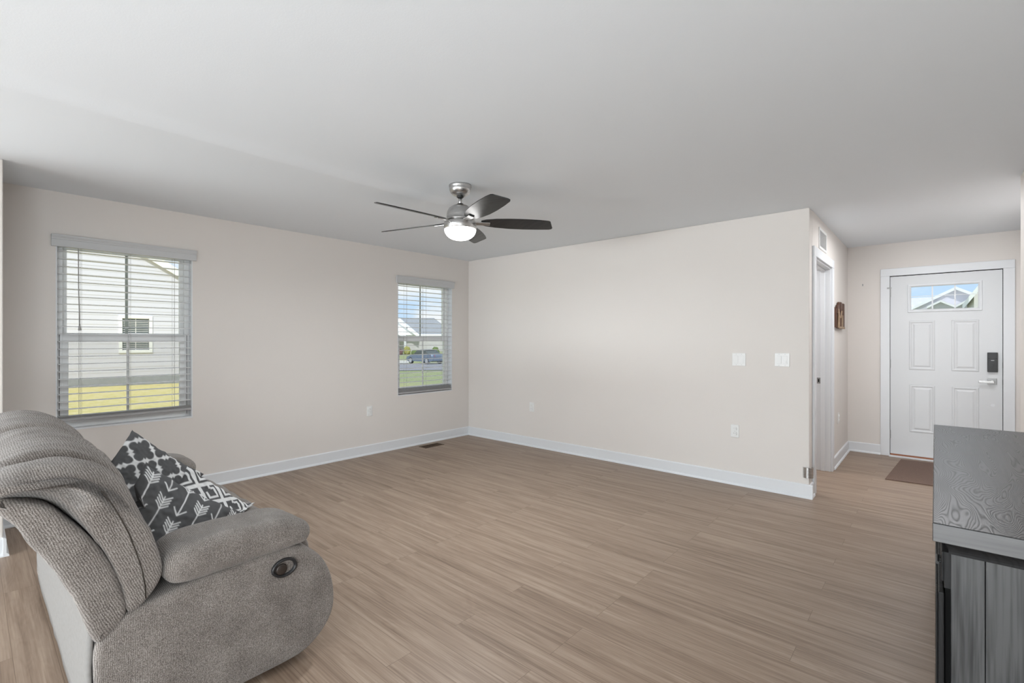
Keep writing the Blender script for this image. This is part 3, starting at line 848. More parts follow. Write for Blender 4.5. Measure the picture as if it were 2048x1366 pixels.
# profiles in (Y,Z)
PAD = [(.345, .447), (.395, .470), (.437, .545), (.415, .661), (.385, .76), (.356, .85), (.298, .915), (.238, .954), (.175, .968), (.115, .963), (.062, .945), (.026, .918), (.022, .892), (.052, .868), (.100, .856), (.155, .837), (.215, .765), (.279, .672), (.325, .545)]
SHELL = [(.262, .386), (.300, .400), (.341, .447), (.325, .545), (.279, .672), (.215, .765), (.155, .837), (.088, .872), (.040, .892), (.050, .85), (.085, .80), (.130, .715), (.187, .605), (.225, .50)]
def loveseat():
    t = thing('loveseat', (-2.82, .65, 0), 'grey-brown knit reclining loveseat seen from its back corner', 'sofa')
    xm = (SX0 + SX1) / 2
    def pad_disp(u, v, X, q):
        top = max(0, min(1, (q.y - .70) / .2))
        W_ = .874; de = u * W_; fr = max(0, min(1, (q.x - .06) / .10))
        g = -.075 * max(0, 1 - de / .10) ** 2 * top
        g += -.085 * math.exp(-((de - .185) / .024) ** 2) * top * (.18 + .82 * fr)
        c = max(0, min(1, (de - .2) / (W_ - .2)))
        g += .016 * math.sin(PI * c) ** .6 * top - .010 * math.exp(-((de - .1) / .05) ** 2) * top
        g += -.06 * max(0, 1 - (W_ - de) / .09) ** 2 * top
        w = noise.noise(Vector((X * 22 + v * 6, v * 9, 3.1))) * .009 + noise.noise(Vector((X * 60 + v * 5, v * 10, 8.7))) * .005
        k = max(.08, min(1, (q.x - .02) / .10))
        return g * k + w * (.15 + .85 * top) * max(.3, k)
    def pad_disp2(u, v, X, q): return pad_disp(1 - u if True else u, v, X, q)
    for k, (a, b) in enumerate(((SX0, xm + .004), (xm - .004, SX1))):
        bc = soft(PAD, a, b, r=.018, n=110, nx=90, bulge=.006, disp=pad_disp if k == 0 else pad_disp2).build('back_cushion', M['fab_back'], t, smooth=True)
        sh = soft(SHELL, a, b, r=.022, n=80, nx=12, bulge=.003, disp=lambda u, v, X, q: noise.noise(Vector((X * 14, q.x * 20, q.y * 20))) * .004).build('back_shell', M['fab_back'], t, smooth=True)
        e = a if k == 0 else b; sgn = 1 if k == 0 else -1
        # seam piping on the outer side of the cushion
        seam = [(.388, .478), (.386, .52), (.377, .58), (.362, .64), (.345, .70), (.325, .755), (.302, .81), (.275, .86)]
        MB().tube([(e + sgn * .0035, y, z) for y, z in seam], .0018, 6).build('piping', M['fab_dark'], bc, smooth=True)
    # recline side panels (D-shaped) : near and far
    SIDE = [(.255, .05), (.262, .20), (.262, .36), (.30, .405), (.345, .445), (.43, .462), (.52, .478), (.70, .490), (.86, .492), (.93, .470), (1.005, .395), (1.048, .285), (1.050, .170), (1.005, .095), (.93, .045), (.84, .032), (.60, .030), (.35, .030)]
    for (a, b) in ((SX0, SX0 - .19), (SX1, SX1 + .19)):
        soft(SIDE, a, b, r=.022, n=110, nx=4, bulge=.004).build('side_panel', M['fab'], t, smooth=True)
    # arm pads: long pillowy rolls
    ARM = [(.440, .548), (.452, .580), (.485, .604), (.56, .615), (.70, .618), (.82, .612), (.90, .594), (.942, .560), (.950, .52), (.925, .488), (.86, .484), (.70, .480), (.56, .476), (.47, .484), (.442, .515)]
    for (a, b) in ((SX0 + .012, SX0 - .235), (SX1 - .012, SX1 + .235)):
        soft(ARM, a, b, r=.048, n=90, nx=8, bulge=.01, rr=8, disp=lambda u, v, X, q: noise.noise(Vector((X * 12, q.x * 10, q.y * 10))) * .006).build('arm_pad', M['fab'], t, smooth=True)
    # seats, footrests
    SEAT = [(.36, .30), (.36, .46), (.50, .475), (.75, .475), (.93, .468), (1.02, .44), (1.06, .38), (1.05, .31), (.95, .29), (.6, .29)]
    FOOT = [(.93, .10), (.93, .36), (.98, .375), (1.04, .36), (1.075, .30), (1.08, .20), (1.06, .12), (1.0, .09)]
    for (a, b) in ((SX0 - .235, xm), (xm, SX1 + .235)):
        soft(SEAT, a, b, r=.035, n=70, nx=16, bulge=.005, disp=lambda u, v, X, q: noise.noise(Vector((X * 10, q.x * 9, q.y * 9))) * .008).build('seat_cushion', M['fab'], t, smooth=True)
        soft(FOOT, a + .015, b - .015 if b < xm else b, r=.03, n=60, nx=10, bulge=.004).build('footrest', M['fab'], t, smooth=True)
    # rear cloth and base frame
    m = MB(); n = 22; vs = []; fs = []
    for i in range(n + 1):
        x = SX0 - .03 + (SX1 - SX0 + .06) * i / n
        for j in range(9):
            z = .035 + .43 * j / 8
            y = .258 + .004 * noise.noise(Vector((x * 9, z * 9, 2))) - .006 * math.sin(PI * j / 8)
            vs.append((x, y, z))
    for i in range(n):
        for j in range(8): fs.append((i*9+j, i*9+9+j, i*9+10+j, i*9+j+1))
    m.add(vs, fs); rc = m.build('rear_panel', M['fab_rear'], t, smooth=True, fix=False)
    md = rc.modifiers.new('thick', 'SOLIDIFY'); md.thickness = .01; md.offset = 0
    s = MB()
    for zz in (.16, ): s.tube([(SX0 - .03 + (SX1 - SX0 + .06) * i / 20, .2535, zz + .002 * math.sin(i)) for i in range(21)], .002, 6)
    s.tube([(SX0 - .22, .2515, .04), (SX0 - .22, .2495, .25), (SX0 - .22, .2525, .45)], .002, 6)
    s.build('seam', M['fab'], rc)
    MB().box(SX0 - .06, SX1 + .06, .30, .94, .02, .30).build('base_frame', M['black'], t)
    for (x, y) in ((SX0 - .09, .33), (SX0 - .09, .86), (SX1 + .09, .33), (SX1 + .09, .86)):
        MB().lathe([(.022, 0), (.025, .004), (.025, .034)], (x, y, 0), n=16).build('foot', M['black'], t)
    # release handle: oval cup with a paddle
    hx, hy, hz = SX0 + .0045, .836, .421
    def ell(m, ry, rz, x): return [(x, hy + ry * math.cos(2*PI*i/32), hz + rz * math.sin(2*PI*i/32)) for i in range(32)]
    m = MB()
    rings = [ell(m, .050, .037, hx - .004), ell(m, .049, .036, hx + .006), ell(m, .044, .031, hx + .008), ell(m, .039, .027, hx + .004), ell(m, .037, .025, hx - .008)]
    vs = [p for r_ in rings for p in r_]
    fs = [(j*32+i, j*32+(i+1) % 32, (j+1)*32+(i+1) % 32, (j+1)*32+i) for j in range(4) for i in range(32)] + [[4*32+i for i in range(32)]]
    m.add(vs, fs); hd = m.build('recliner_handle', M['black'], t, smooth=True, fix=False)
    MB().lathe([(.019, -.006), (.021, .0), (.021, .005), (.017, .007)], (hx + .001, hy - .013, hz - .002), axis='x', n=28).build('paddle', M['paddle'], hd, smooth=True)
    return t
M['fab_dark'] = pmat('piping_cloth', (.05, .042, .036), .95, spec=.1)
loveseat()

# ------------------------------------------------------------------ pillows
PADF = [(.447, .40), (.47, .41), (.545, .45), (.661, .428), (.76, .40), (.85, .372), (.934, .32), (.992, .25), (1.02, .15)]
def pad_front(z):
    for (a, ya), (b, yb) in zip(PADF, PADF[1:]):
        if a <= z <= b: return ya + (yb - ya) * (z - a) / (b - a)
    return .40 if z < .447 else .15
def sm(d, w): return max(0., min(1., .5 - d / w))
def seg_d(px, py, ax, ay, bx, by):
    dx, dy = bx - ax, by - ay; t = max(0, min(1, ((px-ax)*dx + (py-ay)*dy) / (dx*dx + dy*dy)))
    return math.hypot(px - ax - t*dx, py - ay - t*dy)
def motif_arrow(u, v):
    # arrows along v in staggered columns; u, v in metres
    best = 0; col = .076; per = .196
    c0 = math.floor(u / col)
    for c in (c0 - 1, c0, c0 + 1):
        x = u - (c + .5) * col; y = (v + (c % 5) * per * .6) % per
        d = 1
        d = min(d, seg_d(x, y, 0, .016, 0, .185))
        for s in (-1, 1):
            d = min(d, seg_d(x, y, 0, .185, s * .026, .156))
            for k in range(4):
                q = .016 + .013 * k
                d = min(d, seg_d(x, y, 0, q + .016, s * .027, q - .008))
        best = max(best, sm(d - .0026, .0018))
    return best
def motif_trellis(u, v):
    s = .145; x = u / s; y = v / s; d = 9
    for (ox, oy) in ((0, 0), (.5, .5)):
        a = (x + ox + .5) % 1 - .5; b = (y + oy + .5) % 1 - .5
        q = max(abs(a), abs(b)) - .222
        for (cx, cy) in ((.265, 0), (-.265, 0), (0, .265), (0, -.265)): q = min(q, math.hypot(a - cx, b - cy) - .148)
        d = min(d, q)
    return 1 - sm(d, .03)
def motif_key(u, v):
    s = .10; x = (u + v) * .7071 / s; y = (u - v) * .7071 / s
    i, j = math.floor(x), math.floor(y); a = x - i - .5; b = y - j - .5
    if (i + j) % 2: a, b = b, -a
    m = max(abs(a), abs(b)); w = 0
    if m > .41: w = 1
    if .19 < m < .30 and not (b > .1 and a < .05): w = 1
    if abs(a) < .055 and b > .22: w = 1
    return w
def pillow(label, A, e1, e2, S, T, motif, seed, lim=None, n=150, ear=0):
    A = Vector(A); e1 = Vector(e1).normalized(); e2 = (Vector(e2) - e1 * Vector(e2).dot(e1)).normalized(); nn = e1.cross(e2)
    if nn.x < 0: nn = -nn
    cen = A + (e1 + e2) * S / 2
    vs = []; mot = []; idx = {}
    def P(i, j, side):
        a = 2*i/n - 1; b = 2*j/n - 1
        # pinched edges, full middle, soft dents
        x = a * S/2 * (1 - .085 * (1 - b*b)); y = b * S/2 * (1 - .085 * (1 - a*a))
        h = T * (max(0, (1 - a*a)) * max(0, (1 - b*b))) ** .42
        q = Vector((a * 2.1 + seed, b * 2.1, seed * 1.7))
        edge = max(abs(a), abs(b))
        h *= 1 + .22 * noise.noise(q)
        w = .010 * noise.noise(Vector((a * 5 + seed, b * 5, 1))) * (edge ** 3) + .004 * noise.noise(Vector((a * 11, b * 11, seed)))
        p = cen + e1 * x + e2 * y + nn * (h * side + w)
        lo = pad_front(p.z) + (.012 if p.z < .68 else .035)
        if p.y < lo: p.y = lo - .02 * (1 - math.exp(-(lo - p.y) / .1))
        if p.z < .492: p.z = .492 - .012 * (1 - math.exp(-(.492 - p.z) / .1))
        if lim and p.z < .66 and p.x > lim: p.x = lim + .02 * (1 - math.exp(-(p.x - lim) / .1))
        if p.x > -2.2 and p.z < .66: p.x = -2.2
        return p, motif((a + 1) / 2 * S, (b + 1) / 2 * S)
    for side in (1, -1):
        for i in range(n + 1):
            for j in range(n + 1):
                if side == -1 and (i in (0, n) or j in (0, n)): idx[(side, i, j)] = idx[(1, i, j)]; continue
                p, mv = P(i, j, side); idx[(side, i, j)] = len(vs); vs.append(p); mot.append(mv)
    fs = []
    for side in (1, -1):
        for i in range(n):
            for j in range(n):
                q = [idx[(side, i, j)], idx[(side, i+1, j)], idx[(side, i+1, j+1)], idx[(side, i, j+1)]]
                fs.append(q if side == 1 else q[::-1])
    m = MB().add(vs, fs); o = m.build('throw_pillow', M['p_grey'], org=cen, smooth=True)
    at = o.data.attributes.new('motif', 'FLOAT', 'POINT'); at.data.foreach_set('value', mot)
    return tag(o, label, 'pillow', 'patterned throw pillows on the loveseat')
pillow('grey throw pillow with white arrow print, resting against the near sofa arm', (-2.42, .482, .822), (.10, .77, -.62), (.42, -.45, -.70), .45, .075, motif_arrow, 1.3)
pillow('grey throw pillow with white trellis lattice print, tallest and leaning on the sofa back', (-2.84, .515, .905), (.0, .72, -.66), (.42, -.45, -.70), .40, .065, motif_trellis, 4.1, n=140)
pillow('white and grey throw pillow with maze print, tucked behind the arrow pillow', (-2.66, .69, .73), (.05, .72, -.66), (.50, -.25, -.70), .40, .06, motif_key, 7.7, n=130)

# ------------------------------------------------------------------ black console cabinet
def console():
    t = thing('console_cabinet', (.22, 2.645, 0), 'long black oak console cabinet along the right wall', 'cabinet')
    x0, x1, y0, y1 = -.005, XR - .004, 1.67, 3.62
    MB().box(x0, x1, y0, y1, .801, .85).build('cabinet_top', M['oak_top'], t, bevel=.0025)
    MB().box(x0 + .001, x1, y0 - .0012, y0 + .004, .8025, .8485).build('edge_band', M['oak_edge_lit'], t, bevel=.001)
    # cove moulding under the top
    cove = MB(); k = 8
    prof = [(0, .801)]
    outer = [(.014, .801)] + [(.014 + .018 * math.sin(PI/2 * i/k), .801 - .034 * (1 - math.cos(PI/2 * i/k))) for i in range(1, k+1)]
    rows = []
    for (ins, z) in outer: rows.append([(x0 + ins, y0 + ins, z), (x1, y0 + ins, z), (x1, y1 - ins, z), (x0 + ins, y1 - ins, z)])
    vs = [p for r_ in rows for p in r_]; fs = [(j*4+i, j*4+(i+1) % 4, (j+1)*4+(i+1) % 4, (j+1)*4+i) for j in range(len(rows)-1) for i in range(4)]
    fs += [(0,1,2,3), [len(vs)-4+i for i in range(4)]]
    cove.add(vs, fs).build('cove_moulding', M['oak_front'], t)
    # carcass: end panels made of a stile and a field
    xc = .031
    for (ya, yb, s) in ((y0 + .034, y0 + .058, 1), (y1 - .058, y1 - .034, -1)):
        e = MB().box(xc, xc + .064, ya, yb, .05, .767); e.box(xc + .0655, x1, ya + (.0015 if s > 0 else 0), yb - (0 if s > 0 else .0015), .05, .767)
        e.build('end_panel', M['oak_side'], t, bevel=.0015)
    MB().box(xc + .02, x1, y0 + .058, y1 - .058, .05, .10).build('bottom_shelf', M['oak_front'], t)
    MB().box(x1 - .01, x1, y0 + .058, y1 - .058, .10, .767).build('back_board', M['oak_front'], t)
    MB().box(xc + .02, x1 - .01, y0 + .058, y1 - .058, .42, .44).build('shelf', M['oak_front'], t)
    MB().box(xc + .01, x1, y0 + .045, y1 - .045, .0, .05).build('plinth', M['oak_front'], t)
    # upper rail with drawers
    MB().box(.018, xc + .02, y0 + .04, y1 - .04, .672, .767).build('front_rail', M['oak_front'], t)
    MB().box(.020, xc - .0005, y0 + .04, y1 - .04, .055, .671).build('gap_shade_panel', M['dark'], t)  # matte black sheet added as the shade in the gap behind the doors
    n = 3; w = (y1 - y0 - .10) / n
    for i in range(n):
        ya = y0 + .05 + w * i + .006; yb = ya + w - .012
        d = MB().box(.0125, .019, ya, yb, .682, .762).build('drawer_front', M['oak_front'], t, bevel=.002)
        ym = (ya + yb) / 2 if i else ya + .05
        h = MB().tube([(.0045, ym - .03, .722), (.0045, ym + .03, .722)], .004, 10)
        h.tube([(.0045, ym - .02, .722), (.013, ym - .02, .722)], .003, 8); h.tube([(.0045, ym + .02, .722), (.013, ym + .02, .722)], .003, 8)
        h.build('handle', M['black'], d)
    # sliding doors hung proud of the end panels
    nd = 3
    for i in range(nd):
        ya = y0 + .012 + (y1 - y0 - .024) / nd * i + .003; yb = ya + (y1 - y0 - .024) / nd - .006
        z0, z1 = .06, .668
        d = MB().box(.006, .018, ya, yb, z0, z1).build('sliding_door', M['oak_front'], t, bevel=.003)
        m = MB(); fw = .07
        m.box(.0015, .006, ya + .004, ya + fw, z0 + .004, z1 - .006); m.box(.0015, .006, yb - fw, yb - .004, z0 + .004, z1 - .006); m.box(.0015, .006, ya + fw, yb - fw, z1 - fw, z1 - .006); m.box(.0015, .006, ya + fw, yb - fw, z0 + .004, z0 + fw)
        m.build('door_frame', M['oak_front'], d, bevel=.002)
console()

# ------------------------------------------------------------------ outdoors
FW = Vector((-.795, .607)).normalized(); RT = Vector((.607, .795)).normalized()
def out(f, r): p = FW * f + RT * r; return p.x, p.y
def gz(f):
    if f < 0: return -.034
    if f < 52: return -.034 - .0211 * f
    z52 = -.034 - .0211 * 52
    if f < 64: return z52 + (f - 52) / 12 * (-.2 - z52)
    return -.2
def strip(name, f0, f1, r0, r1, mat, lift=0, nf=12, nr=1):
    m = MB(); vs = []; fs = []
    for i in range(nf + 1):
        f = f0 + (f1 - f0) * i / nf
        for j in range(nr + 1):
            x, y = out(f, r0 + (r1 - r0) * j / nr); vs.append((x, y, gz(f) + lift))
    for i in range(nf):
        for j in range(nr): a = i*(nr+1)+j; fs.append((a, a+1, a+nr+2, a+nr+1))
    o = m.add(vs, fs).build(name, mat, fix=False)
    bm = bmesh.new(); bm.from_mesh(o.data)
    for f_ in bm.faces:
        if f_.normal.z < 0: f_.normal_flip()
    bm.to_mesh(o.data); bm.free()
    return o
def lawn():
    # ground wraps round the house footprint
    m = MB(); vs = []; fs = []; ff = [-60 + 4 * i for i in range(16)] + [4 + 2*i for i in range(31)] + [80, 130]
    rr = [-90, -50, -30, -15, 0, 15, 30, 50, 90]
    for f in ff:
        for r in rr: x, y = out(f, r); vs.append((x, y, gz(f) - .16 if f < 8 else gz(f)))
    n = len(rr)
    for i in range(len(ff) - 1):
        for j in range(n - 1): fs.append((i*n+j, i*n+j+1, i*n+n+j+1, i*n+n+j))
    o = m.add(vs, fs).build('lawn', M['grass'], fix=False)
    bm = bmesh.new(); bm.from_mesh(o.data)
    for f_ in bm.faces:
        if f_.normal.z < 0: f_.normal_flip()
    bm.to_mesh(o.data); bm.free()
    return struct(o)
lawn()
struct(strip('street', 33, 50.5, -60, 60, M['asphalt'], .03))
struct(strip('sidewalk', 51.5, 54.5, -60, -.8, M['concrete'], .04, 6))

def gable_house(name, label, f, r, ang, half, depth, zb, zeave, slope, mats, front=True):
    pass

def lap_wall(m, X, y0, y1, z0, z1, e=.2, top=None):
    # horizontal lap siding on a plane facing +X: each course tilts out at its lower edge
    z = z0
    while z < z1:
        zt = min(z + e, z1)
        a0, a1, b0, b1 = y0, y1, y0, y1
        if top: a0, a1 = top(z); b0, b1 = top(zt)
        if b1 - b0 < .05: break
        m.add([(X + .014, a0, z), (X + .014, a1, z), (X, b1, zt), (X, b0, zt), (X, a0, z), (X, a1, z)], [(0,1,2,3), (0,4,5,1)])
        z += e
def neighbour():
    X = -24.5; zb = -.47
    t = thing('neighbor_house', (X - 5, .5, zb), 'white lap-sided house next door seen through the window behind the sofa', 'house')
    y0, y1, ze = -8.6, 7.35, 3.35; pk = (y0 + y1) / 2; sl = .60; zp = ze + (y1 - pk) * sl
    def top(z):
        if z <= ze: return (y0, y1)
        d = (z - ze) / sl; return (y0 + d, y1 - d)
    wy0, wy1, wz0, wz1 = 4.02, 5.08, .815, 2.329
    m = MB(); z = zb + .33; e = .19
    while z < zp:
        zt = z + e
        a, b = top(z), top(zt)
        spans = [(a[0], a[1], b[0], b[1])]
        if z < wz1 and zt > wz0: spans = [(a[0], wy0, b[0], wy0), (wy1, a[1], wy1, b[1])]
        for (p0, p1, q0, q1) in spans:
            if q1 - q0 > .05:
                m.add([(X + .012, p0, z), (X + .012, p1, z), (X, q1, zt), (X, q0, zt), (X, p0, z), (X, p1, z)], [(0,1,2,3), (0,4,5,1)])
        z += e
    m.build('siding_wall', M['siding'], t)
    MB().box(X - 10, X - .05, y0, y1, zb, ze).build('house_body', M['siding'], t)
    MB().box(X - 10, X + .02, y0, y1, zb - .3, zb + .33).build('foundation', M['found'], t)
    w = MB(); f = .11
    w.frame(0, X - .03, X + .06, wy0 - .02, wy1 + .02, wz0, wz1, f, f, f, f)
    w.box(X - .03, X + .05, wy0 + f, wy1 - f, (wz0+wz1)/2 - .03, (wz0+wz1)/2 + .03)
    wn = w.build('window_frame', M['ext_trim'], t)
    MB().box(X - .06, X - .01, wy0 + f, wy1 - f, wz0 + f, wz1 - f).build('window_pane', M['ext_glass'], wn)
    g = MB(); ym = (wy0 + wy1) / 2; g.box(X - .01, X + .0, ym - .012, ym + .012, wz0 + f, wz1 - f); zz = wz0 + f
    while zz < wz1 - f: g.box(X - .01, X - .002, wy0 + f, wy1 - f, zz, zz + .02); zz += .075
    g.build('window_blind_slats', M['tan_siding'], wn)
    # roof with wide white rake boards
    rf = MB(); oh = .16
    for s, ya in ((1, y1), (-1, y0)):
        ye = ya + s * oh; zz = ze - oh * sl
        rf.hexa([(X + oh, pk, zp + .05), (X + oh, ye, zz + .05), (X - 10, ye, zz + .05), (X - 10, pk, zp + .05)],
                [(X + oh, pk, zp + .20), (X + oh, ye, zz + .20), (X - 10, ye, zz + .20), (X - 10, pk, zp + .20)])
    ro = rf.build('roof', M['shingle'], t)
    rk = MB()
    for s, ya in ((1, y1), (-1, y0)):
        ye = ya + s * oh; zz = ze - oh * sl
        rk.hexa([(X + oh + .02, pk, zp - .12), (X + oh + .02, ye, zz - .12), (X + oh - .02, ye, zz - .12), (X + oh - .02, pk, zp - .12)],
                [(X + oh + .02, pk, zp + .21), (X + oh + .02, ye, zz + .21), (X + oh - .02, ye, zz + .21), (X + oh - .02, pk, zp + .21)])
        rk.hexa([(X + oh, pk, zp - .02), (X + oh, ye, zz - .02), (X, ye, zz - .02), (X, pk, zp - .02)],
                [(X + oh, pk, zp + .05), (X + oh, ye, zz + .05), (X, ye, zz + .05), (X, pk, zp + .05)])
    rk.build('rake_board', M['ext_trim'], ro)
neighbour()

# house across the street (seen through the corner window): local frame u right, w away, z up
def local_house(name, label, f, r, zb, yaw, parts):
    x, y = out(f, r)
    t = thing(name, (x, y, zb), label, 'house')
    ca, sa = math.cos(yaw), math.sin(yaw)
    ax = Vector((RT.x * ca + FW.x * sa, RT.y * ca + FW.y * sa)); ay = Vector((-RT.x * sa + FW.x * ca, -RT.y * sa + FW.y * ca))
    def L(u, w, z): return (x + ax.x * u + ay.x * w, y + ax.y * u + ay.y * w, zb + z)
    parts(t, L); return t
def Lbox(m, L, u0, u1, w0, w1, z0, z1):
    m.hexa([L(u0, w0, z0), L(u1, w0, z0), L(u1, w1, z0), L(u0, w1, z0)], [L(u0, w0, z1), L(u1, w0, z1), L(u1, w1, z1), L(u0, w1, z1)])
def Lgable(m, L, u0, u1, w, wd, zb, pk):
    um = (u0 + u1) / 2
    m.add([L(u0, w, zb), L(u1, w, zb), L(um, w, pk), L(u0, w + wd, zb), L(u1, w + wd, zb), L(um, w + wd, pk)], [(0,1,2), (5,4,3), (0,3,4,1), (1,4,5,2), (2,5,3,0)])
def Lrake(m, L, u0, u1, w, wd, zb, pk, th, oh):
    um = (u0 + u1) / 2
    for s, ue in ((-1, u0 - oh), (1, u1 + oh)):
        sl = (pk - zb) / (um - u0); ze = zb - oh * sl
        m.hexa([L(um, w, pk), L(ue, w, ze), L(ue, w + wd, ze), L(um, w + wd, pk)], [L(um, w, pk + th), L(ue, w, ze + th), L(ue, w + wd, ze + th), L(um, w + wd, pk + th)])
def far_parts(t, L):
    b = MB(); Lbox(b, L, -8, 4.2, 0, 9, 0, 2.45); b.build('house_wall', M['tan_siding'], t)
    r = MB()
    r.add([L(-8.5, -.6, 2.3), L(4.8, -.6, 2.3), L(1.6, 4.5, 4.75), L(-6.5, 4.5, 4.75), L(4.8, 9.6, 2.3), L(-8.5, 9.6, 2.3)], [(0,1,2,3), (1,4,2), (4,5,3,2), (5,0,3), (0,5,4,1)])
    ro = r.build('roof', M['shingle'], t)
    e = MB(); Lbox(e, L, -8.5, 4.8, -.65, -.55, 2.12, 2.34); e.build('fascia', M['ext_trim'], ro)
    g = MB(); Lgable(g, L, -6.2, -.4, -1.2, 6, 2.2, 4.35); g.build('gable_wall', M['ext_trim'], t)
    rk = MB(); Lrake(rk, L, -6.2, -.4, -1.5, 6, 2.2, 4.35, .42, .5); rk.build('gable_rake', M['ext_trim'], t)
    g2 = MB(); Lgable(g2, L, -6.6, -2.0, -2.4, 4, 2.0, 3.3); g2.build('porch_gable', M['tan_siding'], t)
    rk = MB(); Lrake(rk, L, -6.6, -2.0, -2.7, 4, 2.0, 3.3, .35, .4); rk.build('porch_rake', M['ext_trim'], t)
    for u in (-5.6, -3.6, -2.55, -1.6):
        p = MB(); Lbox(p, L, u - .14, u + .14, -2.5, -2.22, 0, 2.1); p.build('porch_post', M['ext_trim'], t)
    w = MB(); Lbox(w, L, -3.3, -2.7, -.05, .02, .4, 2.0); w.build('entry_door', M['ext_glass'], t)
    for (u0, u1) in ((-5.2, -4.2), (.4, 3.6)):
        w = MB(); Lbox(w, L, u0, u1, -.06, .02, .1 if u0 > 0 else .7, 2.05); w.build('garage_door' if u0 > 0 else 'house_window', M['tan_siding'] if u0 > 0 else M['ext_glass'], t)
local_house('street_house', 'white gabled house with grey roof across the street outside the corner window', 66, .4, -.2, R(-6), far_parts)

# house facing the entry door
def entry_house():
    t = thing('facing_house', (0, 46, -.3), 'white gabled house across the road seen through the entry door glass', 'house')
    def L(u, w, z): return (u, 46 + w, z)
    b = MB(); Lbox(b, L, -9, 3.5, 0, 9, -.6, 2.4); b.build('house_wall', M['siding'], t)
    r = MB(); r.add([L(-9.6, -.5, 2.3), L(4, -.5, 2.3), L(4, 4.5, 4.75), L(-9.6, 4.5, 4.75), L(4, 9.5, 2.3), L(-9.6, 9.5, 2.3)], [(0,1,2,3), (3,2,4,5), (0,3,5), (1,4,2), (0,5,4,1)])
    r.build('roof', pmat('pale_shingle', (.62, .61, .62), .9, var=(4, .1)), t)
    g = MB(); Lgable(g, L, -1.6, 3.74, -1.0, 6, 3.3, 4.8); g.build('gable_wall', M['siding'], t)
    k = MB(); Lrake(k, L, -1.6, 3.74, -1.3, 6, 3.3, 4.8, .2, .3); k.build('gable_rake', M['ext_trim'], t)
    for (u0, u1, pk) in ((-.42, .98, 3.9), (1.03, 2.4, 3.95)):
        g = MB(); Lgable(g, L, u0, u1, -2.4, 1.3, 3.5, pk); g.build('porch_gable', M['siding'], t)
        k = MB(); Lrake(k, L, u0, u1, -2.7, 1.6, 3.5, pk, .14, .0); k.build('porch_rake', M['ext_trim'], t)
        p = MB(); Lbox(p, L, u0, u1, -2.3, -2.2, -.6, 3.5); p.build('porch_wall', M['siding'], t)
entry_house()

def side_house():
    t = thing('corner_house', (4, 33, -.3), 'white-raked house edge right of the gabled house in the door glass', 'house')
    def L(u, w, z): return (u, 33 + w, z)
    b = MB(); Lbox(b, L, 1.45, 6, 0, 7, -.6, 3.5); b.build('house_wall', M['tan_siding'], t)
    g = MB(); Lgable(g, L, 1.45, 6, 0, 7, 3.5, 7.1); g.build('gable_wall', M['tan_siding'], t)
    k = MB(); Lrake(k, L, 1.45, 6, -.3, 7.3, 3.5, 7.1, .3, .2); k.build('roof', M['ext_trim'], t)
side_house()

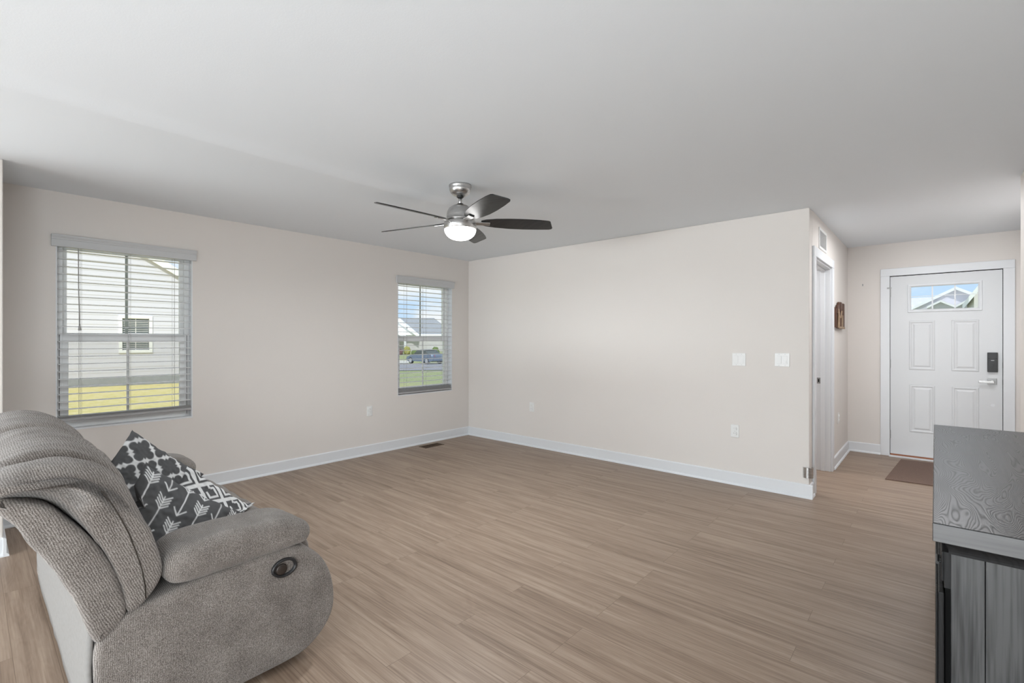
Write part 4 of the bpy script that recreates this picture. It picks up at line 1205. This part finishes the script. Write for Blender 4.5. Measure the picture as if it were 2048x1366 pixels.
# parked car: length axis across the view, nose to the left
def car():
    f, r = 49.5, .9; zb = gz(f) + .04
    x, y = out(f, r); t = thing('parked_car', (x, y, zb), 'blue-grey sedan parked at the kerb seen through the corner window', 'car')
    yaw = R(52); ca, sa = math.cos(yaw), math.sin(yaw)
    ax = Vector((RT.x * ca - FW.x * sa, RT.y * ca - FW.y * sa)); ay = Vector((RT.x * sa + FW.x * ca, RT.y * sa + FW.y * ca))
    def L(u, w, z): u *= .92; return (x + ax.x * u + ay.x * w, y + ax.y * u + ay.y * w, zb + z)
    body = [(-2.2, .30), (-2.25, .55), (-2.1, .72), (-1.3, .90), (-.95, .95), (1.55, 1.0), (2.15, .98), (2.25, .80), (2.22, .35), (1.9, .25), (-1.9, .25)]
    def loft(prof, ws):
        n = len(prof); m = MB(); vs = []
        for (w, k, dz) in ws:
            cu = sum(p[0] for p in prof) / n
            for (u, z) in prof: vs.append(L(cu + (u - cu) * k, w, z + (dz if z > .6 else 0)))
        fs = [(j*n+i, j*n+(i+1) % n, (j+1)*n+(i+1) % n, (j+1)*n+i) for j in range(len(ws)-1) for i in range(n)]
        fs += [list(range(n)), [(len(ws)-1)*n+i for i in range(n)]]
        return m.add(vs, fs)
    loft(body, [(-.88, .97, -.03), (-.80, 1, 0), (.80, 1, 0), (.88, .97, -.03)]).build('car_body', M['carpaint'], t, smooth=False)
    cab = [(-1.0, .93), (-.35, 1.36), (.15, 1.43), (.75, 1.38), (1.55, .99)]
    loft(cab, [(-.82, 1.0, 0), (-.66, .86, 0), (.66, .86, 0), (.82, 1.0, 0)]).build('greenhouse', M['ext_glass'], t)
    roof = [(-.42, 1.36), (.12, 1.44), (.78, 1.38), (.12, 1.40)]
    loft(roof, [(-.64, .95, 0), (-.6, 1, .01), (.6, 1, .01), (.64, .95, 0)]).build('roof', M['carpaint'], t)
    for u in (-1.40, 1.35):
        for w in (-.80, .80):
            m = MB(); c = L(u, w, .32)
            vs = []
            for s in (-.10, .10):
                for i in range(24):
                    a = 2*PI*i/24; vs.append(L(u + .32 * math.cos(a), w + s, .32 + .32 * math.sin(a)))
            fs = [(i, (i+1) % 24, 24+(i+1) % 24, 24+i) for i in range(24)] + [list(range(24)), [24+i for i in range(24)]]
            wh = m.add(vs, fs).build('wheel', M['tyre'], t)
            m = MB(); vs = []
            for s in (-.115, .115):
                for i in range(20):
                    a = 2*PI*i/20; vs.append(L(u + .23 * math.cos(a), w + s, .32 + .23 * math.sin(a)))
            m.add(vs, [(i, (i+1) % 20, 20+(i+1) % 20, 20+i) for i in range(20)] + [list(range(20)), [20+i for i in range(20)]]).build('rim', M['alloy'], wh)
    for s in (-1, 1):
        m = MB(); a = s * .86; b = s * .52
        m.hexa([L(1.9, a + s*.03, .72), L(2.27, b, .72), L(2.27, b, .90), L(1.9, a + s*.03, .90)], [L(1.88, a - s*.05, .72), L(2.2, b, .72), L(2.2, b, .90), L(1.88, a - s*.05, .90)])
        m.build('tail_light', M['taillight'], t)
car()

# shrubs in front of the house across the street
def shrub(f, r, rad, h, mat, label):
    x, y = out(f, r); zb = gz(f); m = MB()
    bm = bmesh.new(); bmesh.ops.create_icosphere(bm, subdivisions=3, radius=1)
    vs = []; sd = f * 3.1 + r * 7
    for v in bm.verts:
        p = v.co.normalized(); k = 1 + .28 * noise.noise(p * 2.2 + Vector((sd, 0, 0))) + .22 * noise.noise(p * 6 + Vector((0, sd, 0)))
        vs.append((x + p.x * rad * k, y + p.y * rad * k, zb + h * .45 + p.z * h * .55 * k))
    m.add(vs, [[v.index for v in f_.verts] for f_ in bm.faces]); bm.free()
    return tag(m.build('shrub', mat, org=(x, y, zb), smooth=True), label, 'shrub', 'shrubs by the house across the street')
shrub(60.5, -3.15, .45, .8, M['shrub_r'], 'dark red low shrub at the left in the corner window view')
shrub(60.6, -2.1, .45, .75, M['shrub_r'], 'purple-red low shrub beside the yellow one in the corner window view')
shrub(60.8, -1.15, .42, 1.05, M['shrub_y'], 'yellow-green shrub, brightest of those in the corner window view')
shrub(60.3, -.2, .42, .6, M['shrub_g'], 'low green shrub right of the yellow one in the corner window view')
shrub(61.5, 2.35, .45, .9, M['shrub_g'], 'green shrub behind the parked car in the corner window view')
